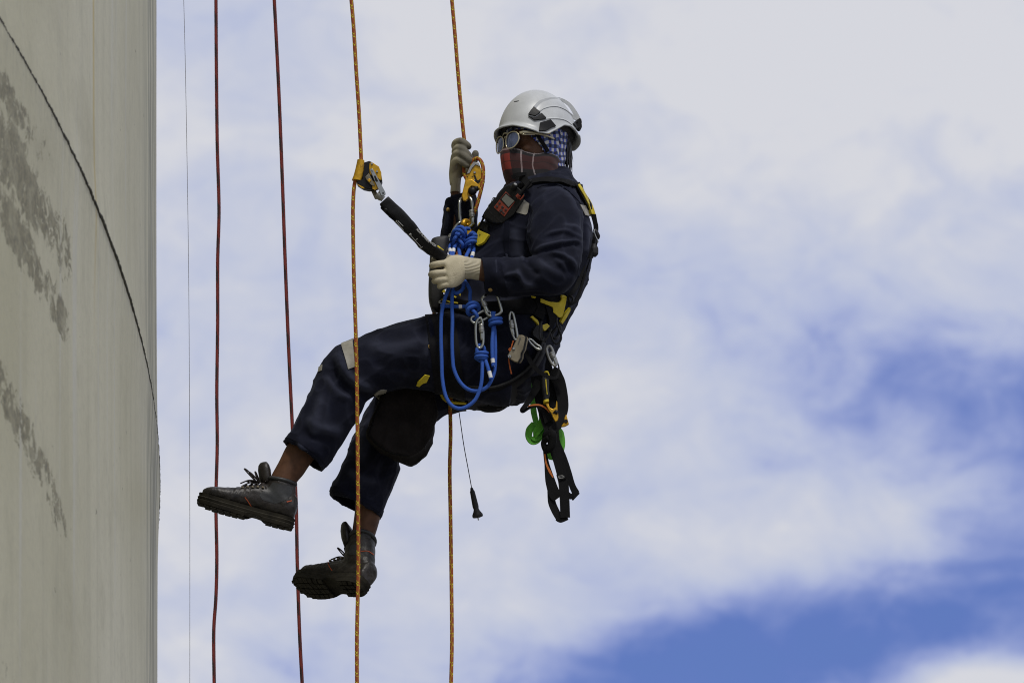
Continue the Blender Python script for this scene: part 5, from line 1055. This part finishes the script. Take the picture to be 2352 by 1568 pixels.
for i, q in enumerate([[(795, 545), (790, 620), (830, 740), (875, 880), (850, 970), (790, 1010), (730, 960), (690, 860), (672, 800)], [(520, 600), (490, 760), (500, 900), (560, 960), (620, 900), (700, 740)]]):
    mb = MB(); mb.tube(path(Z(12, *[(a, b, -.17 - .05 * i) for a, b in q]), n=6), .0030, 8); h('gear_loop', mb, DKRUB, smooth=180)
mb = MB(); mb.tube(path(Z(12, (700, 850, -.14), (760, 760, -.14), (830, 690, -.13), (850, 720, -.13), (820, 850, -.13), (760, 910, -.14)), n=5, closed=True), .005, 8, closed=True); h('buckle', mb, BLACKPL, smooth=180)
# seat: a broad sling under the thighs
out = Z(4, (1075, 860), (1085, 960), (1050, 1060), (985, 1165), (890, 1250), (780, 1310), (660, 1345), (530, 1340), (470, 1330)); S = cr_spline([(x, y, 0) for x, y in out], 8); rs = []
for i, s in enumerate(S):
    t = S[min(i + 1, len(S) - 1)] - S[max(i - 1, 0)]; t = Vector((t[0], -t[1])).normalized(); nrm = Vector((t.y, 0, -t.x)); b = .135 if i > 10 else .09 + .0045 * i
    if nrm.x < 0 and nrm.z > 0: nrm = -nrm
    c = P(s[0], s[1], -.045); r = []
    for k in range(20):
        a = 2 * math.pi * k / 20; ca, sa = math.cos(a), math.sin(a); r.append(c + Vector((0, 1, 0)) * (b * math.copysign(abs(ca) ** .5, ca)) + nrm * (.013 * math.copysign(abs(sa) ** .8, sa)))
    rs.append(r)
mb = MB(); mb.rings(rs); seat = h('seat_sling', mb, PAD, smooth=60)
mb = MB(); mb.tube([sum((r[10], r[9], r[11]), Vector()) / 3 for r in rs], .0042, 8); h('seat_piping', mb, DKRUB, smooth=180)
mb = MB(); mb.tube(path(Z(4, (520, 1385, .02), (610, 1418, .02), (720, 1412, .02), (820, 1365, .02)), n=6), [.008, .012, .012, .008], 10, flat=2.0); h('seat_edge', mb, PAD, smooth=180)
h('seat_tab', plate(Z(4, (700, 1378), (742, 1378), (752, 1425), (735, 1435), (705, 1430)), -.05, .006), DKRUB, bevel=.001)
# leg loops
h('leg_loop', onleg(LEG_N, .15, .225, off=.002, thick=.003), PAD, smooth=60); h('leg_loop', onleg(LEG_F, .15, .225, off=.002, thick=.003), PAD, smooth=60)
h('leg_tab', poly_patch(CB, Z(6, (1175, 578), (1214, 588), (1188, 634), (1160, 642), (1135, 664), (1112, 657), (1120, 632)), off=.006, thick=.003), YEL)
mb = MB(); mb.tube(path(Z(6, (1300, 640, -.02), (1296, 720, -.01), (1330, 780, .0), (1390, 800, .0), (1500, 808, .0)), n=6), .0045, 8); h('leg_edging', mb, YEL, smooth=180)
# chest straps and buckle
cbk = poly_patch(CB, K((1500, 830), (1490, 730), (1545, 590), (1600, 470), (1620, 470), (1830, 560), (1880, 600), (1800, 720), (1760, 790), (1680, 860), (1550, 915)), off=.006, thick=.006)
h('chest_buckle', cbk, YEL, smooth=40, bevel=.001); h('chest_buckle', poly_patch(CB, K((1640, 250), (1665, 265), (1620, 380), (1580, 450), (1545, 500), (1535, 470)), off=.006, thick=.006), YEL)
p_, n_ = cast(CB, *K((1655, 600))); mb = MB(); mb.lathe(p_ + n_ * .011, p_ + n_ * .0135, [(0, .0022), (1, .002)]); h('eyelet', mb, BLACKPL)
h('chest_strap', ribbon(K((1330, 560, -.09), (1420, 440, -.09), (1540, 330, -.1), (1640, 150, -.11), (1700, 20, -.12)), [10, 8, 5, 5, 6])); h('chest_strap', patch(CB, K((1610, 390), (1650, 260), (1720, 200)), K((1820, 540), (1830, 400), (1860, 330)), off=.004, thick=.006), BLACKWEB)
h('chest_strap', plate(K((1320, 400), (1540, 360), (1500, 560), (1470, 760), (1380, 700), (1330, 560)), -.07, .012), BLACKWEB, bevel=.002)
for q in ([(350, 450), (400, 405), (425, 420), (425, 480)], [(330, 610), (380, 605), (520, 650), (690, 675), (690, 695), (500, 665)], [(600, 530), (660, 555), (645, 580), (600, 560)], [(700, 500), (745, 490), (740, 545)]): h('belly_tab', plate(Q(*q), -.19, .006), YEL)
mb = MB(); mb.tube(path(Q((335, 640, -.2), (300, 660, -.2), (320, 690, -.2), (480, 710, -.2), (540, 700, -.2)), n=5), .0026, 8); h('belly_ring', mb, STEEL, smooth=180); mb = MB(); mb.tube(path(Q((330, 480, -.195), (350, 540, -.2), (430, 520, -.2), (470, 560, -.2), (380, 590, -.2)), n=5), .004, 8); h('belly_ring', mb, DKRUB, smooth=180)

# black utility pouch behind the near hand
po = thing('utility_pouch', P(1000, 715, -.12), 'black hard sided pouch with a small cap, behind the pale gloved hand', 'pouch')
pm = loft([(996, 550, 1030, 547, -.125, .030), (990, 556, 1032, 553, -.125, .040), (988, 580, 1028, 580, -.125, .044), (986, 620, 1024, 620, -.125, .044), (984, 660, 1020, 660, -.125, .044), (985, 690, 1014, 692, -.125, .040), (991, 712, 1008, 714, -.125, .030)], n=32, power=3.5)
obj('case', pm, mat('black_leatherette', (.013, .013, .014), .6, var=.2, vscale=30, bump=.3, bscale=160), po, smooth=180); mb = MB(); mb.lathe(P(1017, 549, -.13), P(1017, 541, -.13), [(0, .006), (.3, .0065), (.9, .006), (1, .004)]); obj('cap', mb, BLACKPL, po)
# tool bag between the legs
tb = MB(); tb.prism([P(x, y, -.055) for x, y in Z(6, (960, 660), (870, 715), (825, 790), (775, 920), (737, 1050), (748, 1075), (800, 1130), (920, 1200), (1050, 1228), (1130, 1195), (1185, 1157), (1215, 1060), (1240, 960), (1265, 880), (1220, 640))], (0, .115, 0)); tme = remesh([tb], .005, 7, 'tool_bag')
v = getv(tme); n_ = getn(tme); setv(tme, v + n_ * np.array([.010 * noise.noise(Vector(p) * 12 + Vector((3, 0, 0))) + .006 * ((1 - abs(noise.noise(Vector(p) * 14))) ** 5) for p in v])[:, None])
bag = thing('tool_bag', P(925, 1045, 0), 'sagging dark brown canvas tool bag hanging below the thigh', 'bag'); obj('sack', tme, mat('brown_canvas', (.0125, .0105, .010), .9, spec=.12, var=.35, vscale=22, bump=.5, bscale=220), bag, smooth=180)
TBV = bvh_of(tme); obj('seam', strip(TBV, Z(6, (835, 800), (790, 900), (755, 1000), (740, 1060)), 2, thick=.002), BLACKWEB, bag); obj('hem', strip(TBV, Z(6, (745, 1065), (800, 1128), (920, 1198), (1050, 1218)), 2, thick=.002), BLACKWEB, bag)
# radio on the chest
rd = thing('gas_detector', P(1160, 470, -.2), 'handheld black and orange radio with small grey screen strapped on the chest', 'radio')
def ry(x): return -.150 - (x - 1110) / 96 * .075
def rpl(pts, lift, th): return plate([(x, y, ry(x) - lift) for x, y in Z(3, *pts)], 0, th)
obj('case', rpl([(1010, 228), (1110, 262), (1180, 330), (1150, 400), (1060, 545), (945, 632), (880, 640), (820, 618), (742, 545), (850, 395), (955, 255)], .0, .045), BLACKPL, rd, bevel=.004, bseg=3)
ORP = mat('orange_plastic', (.22, .035, .018), .5, var=.15); obj('front_plate', rpl([(975, 302), (1075, 405), (960, 568), (848, 468)], .002, .004), ORP, rd, bevel=.001)
obj('screen_bezel', rpl([(978, 314), (1074, 400), (1003, 478), (914, 385)], .003, .002), BLACKPL, rd); obj('screen', rpl([(976, 330), (1064, 402), (1003, 466), (930, 385)], .004, .002), mat('lcd', (.14, .145, .13), .25, var=.1, vscale=60, spec=.8), rd)
KEY = mat('grey_key', (.03, .03, .032), .6)
for cx_, cy_, w_ in ((910, 422, 13), (882, 458, 15), (940, 465, 15), (975, 492, 13), (925, 500, 18), (910, 520, 8), (945, 520, 10), (955, 530, 9)): obj('button', rpl([(cx_ - w_, cy_ - w_ * .2), (cx_ + w_ * .2, cy_ - w_), (cx_ + w_, cy_ + w_ * .2), (cx_ - w_ * .2, cy_ + w_)], .005, .003), KEY, rd, bevel=.0006)
for k in range(5): obj('speaker_slot', rpl([(800 + k * 26, 512 + k * 22), (808 + k * 26, 506 + k * 22), (856 + k * 20, 556 + k * 17), (848 + k * 20, 562 + k * 17)], .0008, .002), DKRUB, rd)
mb = MB(); a, b = P(*Z(3, (1050, 275)), ry(1178) - .002), P(*Z(3, (1074, 228)), ry(1183) - .012); mb.lathe(a, b, [(0, .0085), (.2, .0092), (.85, .0088), (1, .007)], 18); obj('knob', mb, DKRUB, rd, smooth=40); mb = MB(); mb.lathe(b, b + (b - a).normalized() * .0016, [(0, .0052), (1, .0048)], 16); obj('knob_cap', mb, GREYM, rd)
mb = MB(); mb.lathe(P(*Z(3, (1112, 345)), ry(1192) - .004), P(*Z(3, (1245, 185)), ry(1221) + .0), [(0, .0062), (.25, .0058), (.9, .0046), (.91, .006), (1, .004)], 12); obj('antenna', mb, BLACKPL, rd, smooth=40); mb = MB(); mb.lathe(P(*Z(3, (1098, 362)), ry(1189) - .004), P(*Z(3, (1118, 338)), ry(1193) - .006), [(0, .0075), (1, .0068)], 14); obj('antenna_base', mb, ORP, rd, smooth=40)
obj('orange_trim', rpl([(1095, 352), (1130, 375), (1160, 335), (1168, 350), (1128, 392), (1090, 375)], .001, .006), ORP, rd)
obj('holder_strap', ribbon(Z(3, (1040, 160, -.2), (1100, 130, -.205), (1190, 118, -.2)), [9, 9, 7], thick=.004), BLACKWEB, rd); obj('holder_strap', ribbon(Z(3, (1120, 165, -.19), (1170, 180, -.2), (1230, 260, -.215)), [14, 16, 14], thick=.006), BLACKWEB, rd)
obj('holder_strap', ribbon(Z(3, (860, 370, -.13), (850, 400, -.14), (770, 510, -.13), (735, 575, -.11)), [6, 5, 5, 5], thick=.004), BLACKWEB, rd)
mb = MB(); mb.tube(path(Z(3, (845, 365, -.15), (830, 395, -.15), (820, 420, -.15), (795, 450, -.15), (790, 485, -.15), (810, 470, -.15), (838, 430, -.15)), n=5), .0014, 6); obj('clip_ring', mb, STEEL, rd, smooth=180)
# microphone lead
ml = thing('microphone_lead', P(1095, 1190, .03), 'thin black lead dangling below the seat with a plug at its end', 'cable'); mb = MB(); mb.tube(path([(1040, 870, .03), (1046, 900, .03), (1054, 944, .03), (1065, 1020, .03), (1076, 1080, .03), (1084, 1124, .03)], n=8), .0014, 8); obj('wire', mb, BLACKPL, ml, smooth=180)
mb = MB(); mb.lathe(P(1083, 1120, .03), P(1098, 1188, .03), [(0, .004), (.08, .0055), (.12, .0075), (.35, .0085), (.62, .0095), (.72, .008), (.8, .011), (.9, .0165), (.97, .0165), (1, .006)], 16); obj('plug', mb, DKRUB, ml, smooth=40)
mb = MB(); mb.lathe(P(1098, 1187, .03), P(1099, 1194, .03), [(0, .0025), (1, .002)], 8); obj('pin', mb, STEEL, ml)
# ------------------------------------------------------------------ gear hung behind the hip
X = lambda *p: Z(13, *p); Y5 = lambda *p: Z(5, *p)
asc = thing('ascender', P(*X((500, 500)), -.16), 'handled ascender with black rubber grip and gold frame among black straps', 'ascender')
obj('grip', loft([(*X((400, 108)), *X((505, 95)), -.165, .013), (*X((388, 160)), *X((512, 160)), -.165, .016), (*X((398, 290)), *X((508, 285)), -.165, .016), (*X((412, 380)), *X((518, 372)), -.165, .016), (*X((420, 440)), *X((506, 430)), -.165, .015), (*X((422, 470)), *X((505, 458)), -.165, .014)], n=24, power=2.6), DKRUB, asc, smooth=60)
obj('grip_band', loft([(*X((418, 466)), *X((508, 444)), -.166, .017), (*X((426, 500)), *X((508, 478)), -.166, .017)], n=24, sub=2, power=2.6), YEL, asc, smooth=60); obj('grip_line', plate(X((453, 135), (468, 135), (476, 240), (488, 360), (476, 362), (462, 260)), -.184, .004), YEL, asc); obj('grip_top', plate(X((430, 25), (465, 5), (500, 15), (522, 85), (505, 85), (485, 35), (455, 28)), -.178, .012), YEL, asc, bevel=.001)
obj('frame', plate(X((455, 500), (495, 488), (520, 555), (565, 580), (605, 550), (618, 455), (632, 470), (634, 590), (645, 660), (648, 700), (640, 745), (605, 770), (575, 720), (540, 640), (495, 580)), -.176, .010), GOLD, asc, bevel=.002); obj('cam', plate(X((560, 640), (640, 650), (600, 590)), -.180, .006), BLACKPL, asc)
mb = MB(); c = P(*X((615, 625)), -.18); mb.ball(c, .006, .005, .007, 10); obj('catch', mb, BLACKPL, asc, smooth=180)
fr = X((765, 655), (806, 802), (745, 835), (690, 842), (700, 820), (735, 770), (740, 700)); obj('frame_foot', plate(fr, -.155, .012), GOLD, asc, bevel=.0015); mb = MB(); o = P(*X((760, 760)), -.1575); mb.lathe(o + Vector((0, .002, 0)), o - Vector((0, .001, 0)), [(0, .0062), (1, .0058)], 16); obj('eye', mb, BLACKPL, asc)
fl = thing('foot_loop', P(*Y5((440, 1520)), -.15), 'long black webbing foot loop with orange lining hanging lowest behind the hip', 'foot loop')
def f(pts, w, y=-.15, m=BLACKWEB, nm='strap', **k): return obj(nm, ribbon(Y5(*pts), [q_ * 1.12 for q_ in w] if isinstance(w, list) else w, y, thick=.0035, **k), m, fl, smooth=60)
f([(300, 620, -.13), (330, 760, -.14), (355, 860, -.145), (385, 960, -.15)], [24, 26, 24, 22]); f([(400, 590, -.12), (440, 660, -.12), (465, 780, -.125), (460, 850, -.13), (430, 920, -.15), (390, 960, -.16)], [28, 26, 22, 20, 20, 16]); f([(370, 640, -.11), (400, 760, -.11), (420, 860, -.12), (410, 940, -.13)], [24, 34, 30, 20])
f([(400, 940, -.155), (415, 1060, -.155), (440, 1150, -.155), (465, 1260, -.155), (474, 1380, -.155), (478, 1490, -.155)], [24, 24, 22, 21, 20, 20]); f([(380, 965, -.16), (352, 985, -.165), (350, 1060, -.16), (365, 1160, -.158), (385, 1260, -.156), (410, 1340, -.156), (432, 1372, -.155)], [16, 10, 6, 10, 20, 24, 20])
f([(390, 1325, -.15), (396, 1395, -.15), (418, 1450, -.15), (446, 1500, -.15)], [14, 15, 15, 14], tilt=.004); f([(424, 1492, -.151), (450, 1500, -.151), (492, 1486, -.152)], [10, 14, 12]); f([(430, 1040, -.145), (465, 1120, -.145), (495, 1200, -.145), (520, 1290, -.145), (545, 1342, -.145)], [14, 14, 12, 13, 15]); f([(556, 1330, -.146), (512, 1372, -.147)], [11, 13]); f([(490, 1340, -.15), (520, 1368, -.148)], [8, 11])
f([(352, 1100, -.162), (362, 1160, -.160), (382, 1205, -.158), (404, 1245, -.157)], [2.5, 3.5, 5, 2], m=ORANGEW, nm='lining'); 
kb = MB(); kb.tube(path(Y5((345, 985, -.165), (395, 975, -.185), (395, 1040, -.18), (365, 1075, -.17), (345, 1030, -.165), (375, 1000, -.185)), n=6), [.010, .014, .014, .012, .010, .010], 10, flat=.55); obj('knot', kb, BLACKWEB, fl, smooth=180)
f([(320, 650, -.16), (280, 730, -.165), (235, 800, -.17), (210, 828, -.17), (220, 838, -.165), (260, 815, -.16), (310, 805, -.16), (350, 840, -.158), (380, 900, -.155)], [20, 14, 10, 7, 6, 5, 6, 12, 20]); f([(245, 808, -.168), (280, 799, -.17), (325, 800, -.17), (360, 820, -.168), (380, 845, -.166)], [1.5, 3, 3, 3, 1], m=ORANGEW, nm='lining')
f([(448, 1222, -.1585), (458, 1258, -.1585)], 19, m=BLACKWEB, nm='stitch_tab'); mb = MB(); o = P(*Y5((453, 1240)), -.161)
mb.tube([o + Vector((.0095 * math.cos(a), 0, .0042 * math.sin(a))) for a in np.linspace(0, 2 * math.pi, 21)[:-1]], .0007, 6, closed=True); obj('badge', mb, GREYM, fl, smooth=180); text('lettering', 'PETZL', o, Vector((1, 0, .08)), Vector((0, 0, 1)), .0058, GREYM, fl)
ls = thing('webbing_loop', P(*Y5((420, 640)), -.2), 'narrow black strap looping from the seat up to the shaded carabiner', 'strap'); obj('strap', ribbon(Y5((235, 470, -.215), (270, 540, -.215), (320, 595, -.21), (380, 628, -.205), (425, 628, -.2), (440, 580, -.19), (428, 530, -.185), (415, 500, -.185)), [10, 10, 9, 8, 6, 3.5, 3, 3], thick=.003), BLACKWEB, ls, smooth=60)
obj('keeper', ribbon(Y5((395, 590, -.15), (430, 610, -.15), (462, 638, -.15)), [26, 24, 6], thick=.004), BLACKWEB, ls, smooth=60); obj('stub', ribbon(Y5((372, 480, -.14), (378, 520, -.14), (375, 560, -.14), (385, 610, -.14)), [14, 12, 16, 20], thick=.004), BLACKWEB, ls, smooth=60)
gs = thing('webbing_sling', P(*X((300, 1080)), -.1), 'bright green flat webbing sling coiled behind the black straps', 'sling')
def g(pts, w, **k): return obj('band', ribbon(X(*pts), w, thick=.003, **k), GREEN, gs, smooth=60)
g([(300, 130, -.09), (275, 230, -.09), (300, 340, -.09), (335, 430, -.09)], [12, 9, 10, 8]); g([(320, 380, -.1), (275, 480, -.1), (280, 620, -.1), (310, 760, -.1), (320, 830, -.1)], [12, 13, 13, 12, 9], tilt=.004); g([(345, 540, -.095), (375, 640, -.095), (395, 740, -.095), (370, 850, -.095)], [6, 7, 12, 18])
g([(290, 800, -.105), (220, 890, -.11), (205, 990, -.11), (250, 1065, -.11), (320, 1050, -.105), (390, 960, -.1), (420, 840, -.1)], [14, 16, 14, 12, 14, 14, 12], tilt=.008); g([(400, 730, -.115), (370, 840, -.118), (320, 930, -.12), (300, 1010, -.115)], [8, 17, 15, 5], tilt=-.006); g([(255, 1000, -.112), (290, 1035, -.116), (350, 1020, -.112), (410, 960, -.105)], [7, 7, 9, 8])
g([(640, 870, -.08), (680, 940, -.08), (705, 1040, -.08), (715, 1120, -.08), (715, 1210, -.08)], [10, 14, 12, 9, 3], tilt=.006); g([(700, 1060, -.075), (680, 1130, -.075), (690, 1180, -.075)], [10, 8, 3]); g([(500, 1180, -.08), (500, 1240, -.08), (540, 1290, -.08), (600, 1325, -.08)], [10, 16, 16, 6])
